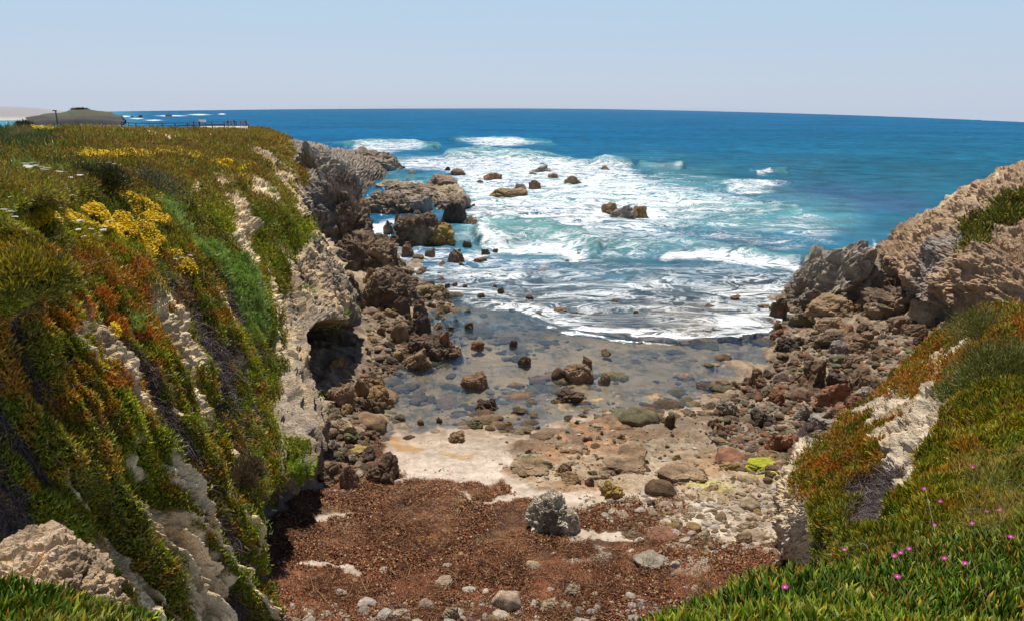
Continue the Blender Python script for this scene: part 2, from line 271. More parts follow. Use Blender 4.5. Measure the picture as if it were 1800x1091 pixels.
# ------------------------------------------------------------------ sea
def horizon_y(px): return np.interp(px, [-900, -300, 0, 200, 500, 700, 900, 1050, 1200, 1350, 1500, 1650, 1800, 2100, 2700], [225, 208, 200, 196.2, 192.6, 191.4, 191., 192., 194.7, 198.4, 203, 208.6, 215, 230, 262])
def build_sea():
    pxs = np.linspace(-500, 2300, 1150); u = np.linspace(0, 1, 720)
    PX = np.broadcast_to(pxs[:, None], (len(pxs), len(u))); hy = horizon_y(PX) + .0
    off = np.interp(u, [0, .02, .12, .45, 1], [0, 2, 30, 160, 590]); PY = hy + off[None]
    P = Zp(PX, PY, np.zeros(PX.shape)); X, Y = P[..., 0], P[..., 1]; px, py = PX, PY
    Pn = np.stack([X, Y, 0 * X], -1); r = np.hypot(X, Y)
    wl = 30 * fbm(Pn, .03, 3, 5) ; wx = px + wl; k = np.clip((py - 200) / 300, .1, 1.2); wy = py + 14 * k * fbm(Pn, .10, 4, 6)
    # swell lines
    z = .20 * fbm(np.stack([X * .05, Y * .16, 0 * X], -1), 1, 5, 11) * np.clip(r / 60, .2, 1.6)
    def crest(pts, wd, h): return h * ss(0, 1, seg(wx, wy, pts, wd))
    cz = crest([(600,258),(680,251),(760,262)], 9, .9) + crest([(800,250),(880,247),(980,254)], 7, .9) + crest([(780,274),(850,272),(960,284),(1100,292)], 12, 1.0) + crest([(1120,290),(1190,297)], 7, .8) + crest([(1330,302),(1400,304)], 5, .6) \
       + crest([(870,412),(940,405),(1010,420),(1060,437)], 16, .75) + crest([(1080,437),(1200,440),(1290,455),(1400,462)], 12, .55) + crest([(1190,352),(1300,362),(1400,372)], 9, .5) + crest([(940,560),(1000,580),(1100,590),(1330,592)], 8, .10)
    z = z + cz * (1.5 + .8 * fbm(Pn, .12, 3, 12)) + .22 * fbm(Pn, .35, 4, 13, ridge=True) * ss(255, 290, py) * ss(520, 440, py) * ss(600, 700, px) * ss(1560, 1400, px)
    z = z * ss(760, 560, py) + .012 * fbm(Pn, 1.2, 4, 15)
    P[..., 2] = z
    # foam density
    D = .0 * px
    def add(v): 
        nonlocal D; D = np.maximum(D, v)
    add(.60 * inpoly(wx, wy, [(760,275),(850,268),(1000,282),(1090,292),(1180,318),(1190,340),(1280,352),(1200,372),(1130,400),(1010,402),(900,392),(850,380),(800,310),(700,290)], 16))
    add(.50 * inpoly(wx, wy, [(800,300),(1150,300),(1330,340),(1340,365),(1200,400),(1180,440),(1080,440),(960,410),(860,420),(840,400)], 24))
    add(.38 * inpoly(wx, wy, [(820,330),(1200,300),(1400,350),(1500,400),(1420,440),(1300,450),(1100,470),(960,500),(820,480),(700,500),(680,420),(820,440)], 30))
    add(.56 * inpoly(wx, wy, [(575,268),(640,250),(700,252),(770,262),(700,268),(640,274)], 5)); add(.6 * inpoly(wx, wy, [(800, 252), (870, 245), (990, 253), (900, 258)], 4)); add(.55 * inpoly(wx, wy, [(640, 280), (760, 272), (840, 290), (790, 305), (700, 300)], 8))
    add(.85 * inpoly(wx, wy, [(1340, 300), (1370, 298), (1375, 305), (1345, 306)], 4)); add(.6 * inpoly(wx, wy, [(1260, 318), (1380, 312), (1400, 325), (1300, 350)], 12))
    add(.95 * seg(wx, wy, [(875,418),(930,432),(1010,440),(1040,452)], 22) ** .6 * .8)
    add(.8 * seg(wx, wy, [(1180,455),(1260,462),(1330,470),(1400,475)], 16)); add(.48 * inpoly(wx, wy, [(690,425),(850,425),(960,460),(930,500),(800,490),(700,470)], 14))
    fr = np.interp(px, [860, 900, 950, 1000, 1060, 1120, 1200, 1280, 1350, 1380], [500, 545, 565, 578, 580, 590, 596, 597, 592, 560]); dd = fr + 5 * fbm(Pn, .5, 4, 20) - py
    add(np.where((dd > 0), np.exp(-dd / 40) * .66, 0) * ss(860, 910, px) * ss(1400, 1360, px)); add(np.where(dd > 0, np.exp(-dd / 5) * .5 + .5 * (dd < 5), 0) * ss(960, 1040, px) * .9 * ss(1400, 1360, px))
    add(.40 * (dd > 0) * ss(440, 480, py) * ss(850, 900, px)); add(.52 * inpoly(wx, wy, [(1250, 500), (1400, 470), (1380, 600), (1250, 600)], 20) * (dd > 0))
    add(.42 * inpoly(wx, wy, [(770,480),(900,465),(960,540),(880,560),(780,520)], 16)); add(.56 * inpoly(wx, wy, [(870,520),(980,540),(1030,575),(960,570),(880,545)], 8))
    add(.8 * inpoly(px, py, [(1535, 420), (1580, 460), (1575, 500), (1530, 480)], 10))
    add(.55 * inpoly(wx, wy, [(680, 330), (760, 320), (740, 350), (690, 345)], 6)); add(.75 * inpoly(wx, wy, [(640, 400), (720, 390), (700, 420), (650, 430)], 8))
    for cx, cy, wdt in [(135,210,50),(215,205,30),(300,204,40),(350,202,30),(270,212,22),(390,201,10),(240,209,18)]: add(.8 * np.clip(1.2 - np.hypot((px - cx) / wdt, (py - cy) / 1.7), 0, 1))
    add(.7 * inpoly(px, py, [(-100, 201), (60, 201), (75, 204), (-100, 206)], 2) )
    # body colour
    deep = np.zeros(P.shape) + np.array((.0, .082, .175)); deep = mixc(deep, (.0, .088, .205), ss(340, 230, py)); deep = mixc(deep, (.012, .105, .165), ss(900, 1500, px) * ss(200, 300, py) * .7)
    deep = mixc(deep, (.03, .05, .13), inpoly(wx, wy, [(1330, 330), (1500, 330), (1640, 350), (1620, 370), (1400, 360)], 20) * .6)
    teal = inpoly(wx, wy, [(650,280),(1200,290),(1500,370),(1530,440),(1300,480),(1000,480),(820,430),(700,330)], 40); nT = fbm(np.stack([X * .05, Y * .05, 0 * X], -1), 1, 5, 40)
    deep = mixc(deep, (.04, .165, .205), teal * ss(-.7, .5, nT)); deep = mixc(deep, (.045, .115, .15), ss(440, 520, py) * .8)
    deep = mixc(deep, (.09, .26, .22), np.clip(cz / .9, 0, 1) * .5)
    deep = mixc(deep, (.10, .30, .36), ss(280, 150, px) * .6)
    deep = deep * (1 + .22 * fbm(np.stack([X * .02, Y * .03, 0 * X], -1), 1, 5, 50))[..., None]
    clear = ss(435, 590, py + 40 * fbm(Pn, .15, 4, 60)) * .97
    o = mesh_np('sea', P.reshape(-1, 3), gridF(*P.shape[:2])[:, ::-1], None, np.clip(deep, 0, 1).reshape(-1, 3), attrs={'foam': D.ravel(), 'clearness': clear.ravel()}); tag(o, kind='structure')
    m, t = newmat('sea_water'); L = t.links.new; out = N(t, 'ShaderNodeOutputMaterial')
    vc = N(t, 'ShaderNodeVertexColor', layer_name='col'); fo = N(t, 'ShaderNodeAttribute', attribute_name='foam'); cl = N(t, 'ShaderNodeAttribute', attribute_name='clearness')
    g = N(t, 'ShaderNodeTexCoord'); mp = N(t, 'ShaderNodeMapping'); mp.inputs['Scale'].default_value = (.55, 1.0, 1.0); L(g.outputs['Object'], mp.inputs[0])
    nb = N(t, 'ShaderNodeTexNoise', i_Scale=.16, i_Detail=3.); L(mp.outputs[0], nb.inputs['Vector'])
    wv = N(t, 'ShaderNodeVectorMath', operation='MULTIPLY_ADD'); L(nb.outputs['Color'], wv.inputs[0]); wv.inputs[1].default_value = (7, 7, 0); L(mp.outputs[0], wv.inputs[2])
    n1 = N(t, 'ShaderNodeTexNoise', i_Scale=.8, i_Detail=10., i_Roughness=.68, i_Distortion=.9); L(wv.outputs[0], n1.inputs['Vector'])
    rd = N(t, 'ShaderNodeMath', operation='SUBTRACT'); L(n1.outputs['Fac'], rd.inputs[0]); rd.inputs[1].default_value = .5
    ab = N(t, 'ShaderNodeMath', operation='ABSOLUTE'); L(rd.outputs[0], ab.inputs[0])          # veins: 0 on the lace
    lace = N(t, 'ShaderNodeMapRange', i_From_Min=0., i_From_Max=.14, i_To_Min=1., i_To_Max=0.); L(ab.outputs[0], lace.inputs[0])
    n2 = N(t, 'ShaderNodeTexNoise', i_Scale=.33, i_Detail=9., i_Roughness=.66); L(wv.outputs[0], n2.inputs['Vector'])
    cl2 = N(t, 'ShaderNodeMapRange', i_From_Min=.28, i_From_Max=.72); L(n2.outputs['Fac'], cl2.inputs[0])
    mxn = N(t, 'ShaderNodeMix', data_type='FLOAT', i_Factor=.50); L(cl2.outputs[0], mxn.inputs[2]); L(lace.outputs[0], mxn.inputs[3])
    sm = N(t, 'ShaderNodeMath', operation='ADD'); L(mxn.outputs[0], sm.inputs[0]); L(fo.outputs['Fac'], sm.inputs[1])
    fm = N(t, 'ShaderNodeMapRange', i_From_Min=.90, i_From_Max=1.46, interpolation_type='SMOOTHSTEP'); L(sm.outputs[0], fm.inputs[0])
    gate = N(t, 'ShaderNodeMapRange', i_From_Min=.05, i_From_Max=.3); L(fo.outputs['Fac'], gate.inputs[0])
    fa0 = N(t, 'ShaderNodeMath', operation='MULTIPLY'); L(fm.outputs[0], fa0.inputs[0]); L(gate.outputs[0], fa0.inputs[1])
    wc = N(t, 'ShaderNodeTexNoise', i_Scale=.30, i_Detail=5., i_Roughness=.7); L(mp.outputs[0], wc.inputs['Vector']); wm = N(t, 'ShaderNodeMapRange', i_From_Min=.70, i_From_Max=.76, i_To_Max=.8); L(wc.outputs['Fac'], wm.inputs[0])  # whitecap flecks on open water, also painted in to stand for sun sparkle
    ci = N(t, 'ShaderNodeMapRange', i_To_Min=1., i_To_Max=0.); L(cl.outputs['Fac'], ci.inputs[0]); wf = N(t, 'ShaderNodeMath', operation='MULTIPLY'); L(wm.outputs[0], wf.inputs[0]); L(ci.outputs[0], wf.inputs[1])
    fa = N(t, 'ShaderNodeMath', operation='MAXIMUM'); L(fa0.outputs[0], fa.inputs[0]); L(wf.outputs[0], fa.inputs[1])
    # waves
    mp2 = N(t, 'ShaderNodeMapping'); mp2.inputs['Scale'].default_value = (.85, 1.15, 1); L(g.outputs['Object'], mp2.inputs[0])
    w1 = N(t, 'ShaderNodeTexNoise', i_Scale=.9, i_Detail=7., i_Roughness=.62); L(mp2.outputs[0], w1.inputs['Vector'])
    w2 = N(t, 'ShaderNodeTexNoise', i_Scale=.16, i_Detail=9., i_Roughness=.68); L(mp2.outputs[0], w2.inputs['Vector'])
    bA = N(t, 'ShaderNodeBump', i_Strength=.8, i_Distance=.22); bD = N(t, 'ShaderNodeMapRange', i_To_Min=.8, i_To_Max=.5); L(cl.outputs['Fac'], bD.inputs[0]); L(bD.outputs[0], bA.inputs['Strength']); L(w1.outputs['Fac'], bA.inputs['Height'])
    bB = N(t, 'ShaderNodeBump', i_Strength=.8, i_Distance=1.1); bE = N(t, 'ShaderNodeMapRange', i_To_Min=.8, i_To_Max=.04); L(cl.outputs['Fac'], bE.inputs[0]); L(bE.outputs[0], bB.inputs['Strength']); L(w2.outputs['Fac'], bB.inputs['Height']); L(bA.outputs[0], bB.inputs['Normal'])
    cv = N(t, 'ShaderNodeMapRange', i_From_Min=.3, i_From_Max=.7, i_To_Min=.5, i_To_Max=1.55); L(w2.outputs['Fac'], cv.inputs[0]); cs = N(t, 'ShaderNodeVectorMath', operation='SCALE'); L(vc.outputs[0], cs.inputs[0]); L(cv.outputs[0], cs.inputs['Scale'])
    df = N(t, 'ShaderNodeBsdfDiffuse'); L(cs.outputs[0], df.inputs[0]); L(bB.outputs[0], df.inputs['Normal'])
    tr = N(t, 'ShaderNodeBsdfTransparent'); tr.inputs[0].default_value = (.84, .90, .90, 1)
    m1 = N(t, 'ShaderNodeMixShader'); L(cl.outputs['Fac'], m1.inputs[0]); L(df.outputs[0], m1.inputs[1]); L(tr.outputs[0], m1.inputs[2])
    gl = N(t, 'ShaderNodeBsdfGlossy', i_Roughness=.12); L(bB.outputs[0], gl.inputs['Normal']); gl.inputs[0].default_value = (.8, .9, 1, 1)
    fn = N(t, 'ShaderNodeFresnel', i_IOR=1.33); L(bB.outputs[0], fn.inputs['Normal']); fc = N(t, 'ShaderNodeMath', operation='MINIMUM'); L(fn.outputs[0], fc.inputs[0]); fcap = N(t, 'ShaderNodeMapRange', i_To_Min=.09, i_To_Max=.22); L(cl.outputs['Fac'], fcap.inputs[0]); L(fcap.outputs[0], fc.inputs[1])
    m2 = N(t, 'ShaderNodeMixShader'); L(fc.outputs[0], m2.inputs[0]); L(m1.outputs[0], m2.inputs[1]); L(gl.outputs[0], m2.inputs[2])
    fd = N(t, 'ShaderNodeBsdfDiffuse'); fd.inputs[0].default_value = (.82, .84, .86, 1)
    fb = N(t, 'ShaderNodeBump', i_Strength=.5, i_Distance=.25); L(n1.outputs['Fac'], fb.inputs['Height']); L(fb.outputs[0], fd.inputs['Normal'])
    m3 = N(t, 'ShaderNodeMixShader'); L(fa.outputs[0], m3.inputs[0]); L(m2.outputs[0], m3.inputs[1]); L(fd.outputs[0], m3.inputs[2]); L(m3.outputs[0], out.inputs[0])
    o.data.materials.append(m)
build_sea()

# ------------------------------------------------------------------ cliffs
def rockify(P, n, amp, s, seed, strat=.0):
    """broken rock relief along the normals"""
    f1, f2, idv = worley(P * np.array([1, 1, 1.4]), s * 1.3, seed); g1, g2, idg = worley(P, s * 4, seed + 3)
    d = amp * (.13 * fbm(P, s * 5, 4, seed + 12, ridge=True) + .08 * fbm(P, s * 14, 3, seed + 14) + .6 * fbm(P, s * .6, 5, seed + 5) + .62 * (idv - .5) * ss(0, .3, f2 - f1) + .22 * fbm(P, s * 2.2, 4, seed + 8, ridge=True) + .22 * (idg - .5) * ss(0, .2, g2 - g1))
    h1, h2, _i = worley(np.stack([P[..., 0] + .6 * P[..., 2], P[..., 1], P[..., 2] * 1.5 - P[..., 0] * .5], -1) + .5 * fbm(P, s, 4, seed + 20)[..., None], s * .8, seed + 21); d = d - amp * .16 * (1 - ss(0, .07, h2 - h1))
    return d
Z = Zp; R = Rp; W = Wp
LEFT = [
 [W(-30,-6,13),W(-20,-1,12.8),W(-14,2,12),W(-12,4,10.5),W(-10.5,6,8.5),W(-9.5,8,5.5),W(-8.5,9,2.5),W(-8,9.5,0)],
 [W(-40,12,13.2),W(-25,12,12.8),R(-150,440,14.6),R(-50,600,13.9),R(60,780,14),R(200,960,14.3),R(330,1120,14.7),Z(370,1180,.5)],
 [W(-42,24,13.0),R(-150,300,24),R(0,400,17.2),R(110,540,16.4),R(230,720,16.2),R(350,900,16.2),R(462,1060,16.4),Z(440,1110,.5)],
 [R(-100,240,60),R(40,300,26),Z(150,370,11.0),Z(230,480,9.6),Z(320,620,7.6),Z(396,780,5.3),Z(436,930,3.6),Z(250,960,.2)],
 [R(0,226,80),R(150,282,36),Z(250,335,10.9),Z(330,410,9.6),Z(400,520,7.6),Z(447,650,5.4),Z(486,840,3.4),Z(360,900,.2)],
 [R(100,226,100),R(240,276,46),Z(340,325,10.4),Z(400,385,9.2),Z(462,470,7.3),Z(505,590,5.0),Z(560,790,2.4),Z(530,880,.5)],
 [R(200,229,125),R(310,268,60),Z(400,305,10.2),Z(452,345,9.4),Z(503,400,7.9),Z(538,470,6.2),Z(580,550,4.4),Z(570,700,.9)],
 [R(300,230,150),R(385,256,80),R(440,278,62),R(478,305,57),R(515,352,52),R(550,425,47),R(600,500,43),R(640,610,40)],
 [R(400,230,180),R(436,238,125),R(468,250,100),R(484,265,90),R(500,300,80),R(516,350,70),R(532,400,62),R(556,465,56)],
 [R(430,231,190),R(462,235,160),R(482,241,150),R(496,252,140),R(506,280,128),R(515,310,115),R(524,345,100),R(545,410,85)],
 [R(440,231,225),R(470,233,220),R(495,242,215),R(520,252,205),R(570,262,195),R(620,272,185),R(660,284,175),R(690,310,160)],
 [R(430,232,260),R(455,235,262),R(480,245,262),R(500,255,255),R(540,262,245),R(590,270,235),R(640,276,225),R(690,288,215)]]
for k in range(8): LEFT[11][k][2] = -2
LEFT[10][7][2] = -1.5
def left_masks(px, py, P, pu, pv):
    wx = px + 16 * fbm(P, .9, 4, 101); wy = py + 16 * fbm(P, .9, 4, 102)
    far = np.clip((py - 230) / 300, .25, 1); wx = px + (wx - px) * far; wy = py + (wy - py) * far
    furrow = fbm(np.stack([pu * 7.5 + .25 * fbm(P, .4, 3, 103), pv * .55, 0 * pu], -1), 1, 4, 104)          # runs down the slope
    rock = 0 * px
    for pl in [[(255,860),(300,880),(350,930),(400,1000),(412,1050),(405,1100),(370,1085),(330,1010),(290,950),(262,900)], [(298,810),(318,815),(345,870),(338,885),(310,850)], [(236,760),(250,770),(272,825),(262,835),(240,800)],
               [(288,690),(300,695),(322,735),(310,740)], [(378,690),(395,700),(405,735),(392,735)], [(402,755),(420,770),(428,830),(415,840)], [(305,565),(325,580),(345,640),(330,640)], [(395,605),(415,620),(435,665),(425,670)],
               [(136,560),(145,562),(150,590),(140,585)], [(395,340),(430,350),(452,400),(450,460),(440,480),(420,440),(405,400)], [(365,298),(400,305),(408,322),(385,318)], [(425,305),(470,325),(500,372),(480,360),(445,330)], [(340,330),(352,334),(350,340),(338,338)],
               [(430,262),(470,270),(500,310),(530,360),(540,400),(520,380),(495,330),(470,300)]]:
        rock = np.maximum(rock, inpoly(wx, wy, pl, 4))
    face = inpoly(px + .5 * (wx - px), py + .5 * (wy - py), [(494,560),(505,500),(530,440),(548,395),(545,330),(500,250),(560,240),(760,240),(760,900),(520,910),(486,880),(480,800),(488,730)], 5)
    rock = np.maximum(rock, face * (1 - inpoly(wx, wy, [(515, 300), (545, 290), (600, 300), (540, 330)], 4) * .0))
    rock = np.maximum(rock, ss(.50, .62, furrow) * ss(560, 640, py + px * .3) * ss(7.0, 5.5, pu) * .9)
    path = np.clip(seg(wx, wy, [(255, 233), (290, 240), (335, 247)], 5) * 1.6 + seg(wx, wy, [(280, 248), (300, 247)], 4) * 1.5, 0, 1)
    dry = ss(.18, .45, -furrow) * ss(430, 560, py) * (1 - rock)
    return wx, wy, rock, face, furrow, path, dry
def veg_colour(px, py, P, furrow, dry):
    """plant colour over the heath: real patches of red, olive, yellow"""
    n = fbm(P, .55, 4, 111); n2 = fbm(P, 2.4, 3, 112); far = ss(420, 300, py)
    c = mixc(np.zeros(P.shape) + np.array(GREEN), LIME, ss(-.1, .6, n)); c = mixc(c, OLIVE, ss(-.3, .5, -n) * .7)
    c = mixc(c, BROWNV, far * ss(-.6, .2, n2) * .85); c = mixc(c, (.34, .30, .07), far * ss(0, .6, n) * .6); c = mixc(c, (.50, .36, .06), far * ss(.1, .5, fbm(P, .9, 3, 119)) * .5)
    red = inpoly(px, py, [(-50,520),(60,450),(330,440),(390,540),(300,640),(230,720),(150,740),(-50,700)], 80)
    c = mixc(c, (.55, .27, .05), red * ss(-.4, .4, n2) * .75); c = mixc(c, RED, (red * ss(-.3, .4, n) * ss(-.3, .4, n2)) * .7)
    c = mixc(c, RED, inpoly(px, py, [(80, 455), (140, 440), (170, 480), (120, 500)], 14) * .6)
    c = mixc(c, ORANGE, ss(.15, .6, n2) * .45 * ss(420, 520, py)); c = mixc(c, PURP, dry * .75)
    c = mixc(c, DARKG, ss(.2, .6, fbm(P, .25, 3, 115)) * .45)
    return c
def build_left():
    P, pu, pv = loft(LEFT, [50, 90, 95, 95, 90, 90, 90, 90, 70, 60, 24], [26, 40, 60, 60, 60, 60, 50]); n = gnorm(P)
    if n[200, 200, 0] < 0: n = -n
    px, py = pix(P); wx, wy, rock, face, furrow, path, dry = left_masks(px, py, P, pu, pv)
    slope = ss(1.2, 2.6, pv); r = np.hypot(P[..., 0], P[..., 1]); sc = np.clip(r / 30, .7, 2.5)
    d = slope * ss(7.5, 6, pu) * (.42 * furrow - .12 + .22 * fbm(np.stack([pu * 19, pv * 1.1, 0 * pu], -1), 1, 3, 128) - .25 * rock * (1 - face)) + .22 * fbm(P, .5, 4, 121) * sc * (.35 + slope) * (1 - rock) + .08 * fbm(P, 2.2, 3, 122) * (1 - rock)
    Ps = np.stack([P[..., 0] * 1.3 + P[..., 2] * .5, P[..., 1] * 1.2, P[..., 2] * .55], -1)
    d = d + rock * (rockify(P, n, .34, .8, 130) + rockify(Ps, n, .42, .55, 135) + .10 * fbm(Ps, 2.6, 4, 137, ridge=True)) * np.clip(sc, .7, 1.8) * ss(0.2, 2, pv)
    d = d + rock * (1 - face) * ss(7, 6, pu) * (rockify(P, n, .34, 1.7, 139) + .05 * fbm(P, 7, 3, 143, ridge=True))
    d = d + np.where(pu > 7.5, .9 * fbm(P, .12, 4, 133, ridge=True) * ss(2.5, 4, pv) * ss(11, 9, pu), 0)
    dune = inpoly(px, py, [(-300, 190), (20, 200), (80, 212), (120, 240), (60, 262), (-300, 262)], 14); 
    P = P + n * d[..., None]; P[..., 2] += dune * (-.1 + .2 * fbm(P, .2, 4, 140))
    # sea cave
    cave = inpoly(px, py, [(538, 600), (565, 566), (612, 570), (640, 590), (648, 640), (634, 695), (572, 700), (542, 650)], 7)
    P = P + np.array([-.93, .30, -.12]) * (cave * 10.)[..., None]; cave2 = inpoly(px, py, [(496, 868), (545, 845), (600, 842), (612, 880), (600, 905), (500, 935)], 7); P = P - n * (cave2 * 3.4)[..., None]
    n = gnorm(P); n = n if n[200, 200, 0] > 0 else -n
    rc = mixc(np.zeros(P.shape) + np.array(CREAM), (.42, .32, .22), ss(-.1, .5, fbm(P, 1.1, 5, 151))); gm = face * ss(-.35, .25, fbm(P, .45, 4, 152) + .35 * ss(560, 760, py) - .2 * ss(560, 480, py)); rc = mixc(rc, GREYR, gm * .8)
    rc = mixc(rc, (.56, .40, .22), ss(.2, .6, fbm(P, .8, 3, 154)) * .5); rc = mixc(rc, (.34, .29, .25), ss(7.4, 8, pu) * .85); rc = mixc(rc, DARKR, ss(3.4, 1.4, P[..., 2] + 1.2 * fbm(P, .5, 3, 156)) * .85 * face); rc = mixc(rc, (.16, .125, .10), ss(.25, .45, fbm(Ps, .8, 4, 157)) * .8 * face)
    rc = mixc(rc, mixc(np.zeros(P.shape) + np.array((.95, .76, .50)), (.66, .50, .31), ss(0, .5, fbm(P, 1.4, 4, 158))), (1 - face) * ss(7.2, 6.6, pu) * .9)
    moss = inpoly(wx, wy, [(494, 752), (520, 770), (545, 815), (548, 832), (520, 850), (500, 858), (492, 800)], 9) * ss(-.5, .1, fbm(P, 1.6, 4, 159))
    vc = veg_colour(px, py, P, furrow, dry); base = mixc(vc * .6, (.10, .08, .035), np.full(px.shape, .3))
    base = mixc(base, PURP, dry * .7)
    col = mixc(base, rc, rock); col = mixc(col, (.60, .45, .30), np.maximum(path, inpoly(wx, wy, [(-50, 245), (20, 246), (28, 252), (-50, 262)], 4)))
    col = mixc(col, (.33, .36, .02), moss * .85); col = mixc(col, (.30, .42, .03), inpoly(wx, wy, [(525, 805), (552, 815), (550, 830), (520, 848)], 4) * .7)
    col = mixc(col, (.52, .36, .20), inpoly(px, py, [(140, 270), (240, 268), (250, 280), (170, 282)], 5) * .5)
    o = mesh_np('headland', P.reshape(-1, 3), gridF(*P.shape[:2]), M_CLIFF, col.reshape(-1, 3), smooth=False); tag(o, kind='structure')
    return dict(P=P, n=n, px=px, py=py, wx=wx, wy=wy, rock=np.maximum(rock, cave), path=path, dry=dry, furrow=furrow, vc=vc, pv=pv, pu=pu, moss=moss, dune=dune, face=face)
LF = build_left()

BLUFF = [
 [R(2300,1000,7),R(1900,990,6.6),R(1700,1000,6.5),R(1560,1010,6.5),Z(1480,1030,8.2),Z(1440,1080,5),Z(1420,1150,1.5)],
 [R(2300,850,11),R(1950,830,10.5),R(1750,880,10),R(1600,920,9.7),Z(1500,920,7),Z(1440,950,5),Z(1400,1010,1.2)],
 [R(2300,700,16),R(1980,690,15.5),R(1800,750,14.5),R(1650,800,14),Z(1500,850,6.0),Z(1405,880,4.6),Z(1345,1010,1.0)],
 [R(2300,600,22),R(2000,600,21),R(1820,640,20),R(1700,690,19),Z(1560,720,5.8),Z(1400,825,3.9),Z(1385,900,1.0)],
 [R(2300,520,28),R(2000,540,27),R(1820,570,26),R(1740,600,25),Z(1640,630,5.0),Z(1520,720,3),Z(1450,790,.8)],
 [R(2300,480,34),R(2000,510,33),R(1850,530,32),R(1790,545,31),Z(1710,565,4.0),Z(1640,615,2.9),Z(1580,670,1.4)],
 [R(2300,490,37),R(2000,530,36),R(1850,560,35),R(1790,575,34),Z(1710,600,2.5),Z(1640,640,1.9),Z(1590,680,1.0)]]
def build_bluff():
    P, pu, pv = loft(BLUFF, [70, 90, 90, 80, 60, 30], [24, 60, 60, 70, 60, 50]); n = gnorm(P)
    if n[:, 60, 2].mean() < 0: n = -n
    px, py = pix(P); wx = px + 20 * fbm(P, .8, 4, 201); wy = py + 20 * fbm(P, .8, 4, 202)
    rock = 0 * px
    for pl in [[(1560,660),(1590,690),(1610,690),(1660,680),(1690,700),(1640,760),(1630,800),(1615,860),(1580,860),(1560,820),(1570,790),(1520,790),(1540,760),(1590,740),(1560,700)], [(1500,720),(1560,700),(1590,705),(1580,735),(1500,740)],
               [(1600,660),(1680,600),(1770,565),(1780,575),(1700,612),(1640,655),(1610,668)], [(1410,940),(1440,930),(1455,960),(1440,990),(1405,980)], [(1700,545),(1780,515),(1900,520),(1900,545),(1780,545)]]:
        rock = np.maximum(rock, inpoly(wx, wy, pl, 4))
    wall = ss(4.75, 5.1, pv + .15 * fbm(P, .9, 3, 203)) * ss(4.2, 3.6, pu) + ss(5.3, 5.7, pv); wall = np.clip(wall, 0, 1); rock = np.maximum(rock, wall)
    dry = inpoly(wx, wy, [(1500,870),(1540,810),(1580,790),(1600,830),(1570,900),(1560,930),(1500,930)], 8) + inpoly(wx, wy, [(1400,920),(1430,880),(1450,890),(1420,930)], 5) + inpoly(wx, wy, [(1680,640),(1720,650),(1710,690),(1670,670)], 8)
    dry = np.clip(dry, 0, 1) * (1 - rock)
    d = .28 * fbm(P, .7, 4, 210) * (1 - rock) + .10 * fbm(P, 2.4, 3, 212) * (1 - rock) + rock * (rockify(P, n, .55, .9, 220) - .12 + wall * rockify(P, n, .45, 1.3, 226)) - .25 * dry
    d = d * ss(-.2, 1, pu + .5); P = P + n * d[..., None]; n = gnorm(P); n = n if n[:, 60, 2].mean() > 0 else -n
    m = fbm(P, .6, 4, 231); m2 = fbm(P, 2.6, 3, 232)
    vc = mixc(np.zeros(P.shape) + np.array(GREEN), LIME, ss(-.2, .6, m)); orr = inpoly(px, py, [(1490,720),(1560,640),(1640,590),(1820,540),(1900,560),(1750,660),(1650,700),(1620,780),(1500,850),(1400,900),(1400,820)], 40) * .9 + .15 + .4 * inpoly(px, py, [(1640, 780), (1760, 790), (1740, 850), (1640, 850)], 40)
    vc = mixc(vc, ORANGE, np.clip(orr * 1.1, 0, 1) * ss(-.5, .25, m2)); vc = mixc(vc, (.30, .21, .02), np.clip(orr, 0, 1) * ss(-.2, .5, m) * .6); vc = mixc(vc, OLIVE, ss(.1, .6, -m) * .5); vc = mixc(vc, (.09, .15, .018), ss(880, 990, py) * .6); vc = vc * .72; vc = mixc(vc, (.40, .24, .04), ss(.15, .6, fbm(P, 1.3, 4, 236)) * .5); vc = mixc(vc, PURP, dry * .8)
    rc = mixc(np.zeros(P.shape) + np.array((.66, .55, .41)), (.44, .34, .24), ss(0, .6, fbm(P, 1.3, 5, 241))); rc = mixc(rc, (.48, .33, .17), ss(.1, .6, fbm(P, .9, 3, 242)) * .5); rc = mixc(rc, (.82, .66, .46), wall * .5)
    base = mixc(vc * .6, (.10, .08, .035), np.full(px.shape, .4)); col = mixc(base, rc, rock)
    o = mesh_np('bluff', P.reshape(-1, 3), gridF(*P.shape[:2])[:, ::-1], M_CLIFF, col.reshape(-1, 3), smooth=False); tag(o, kind='structure')
    return dict(P=P, n=n, px=px, py=py, rock=rock, dry=dry, vc=vc, pv=pv, pu=pu)
BF = build_bluff()

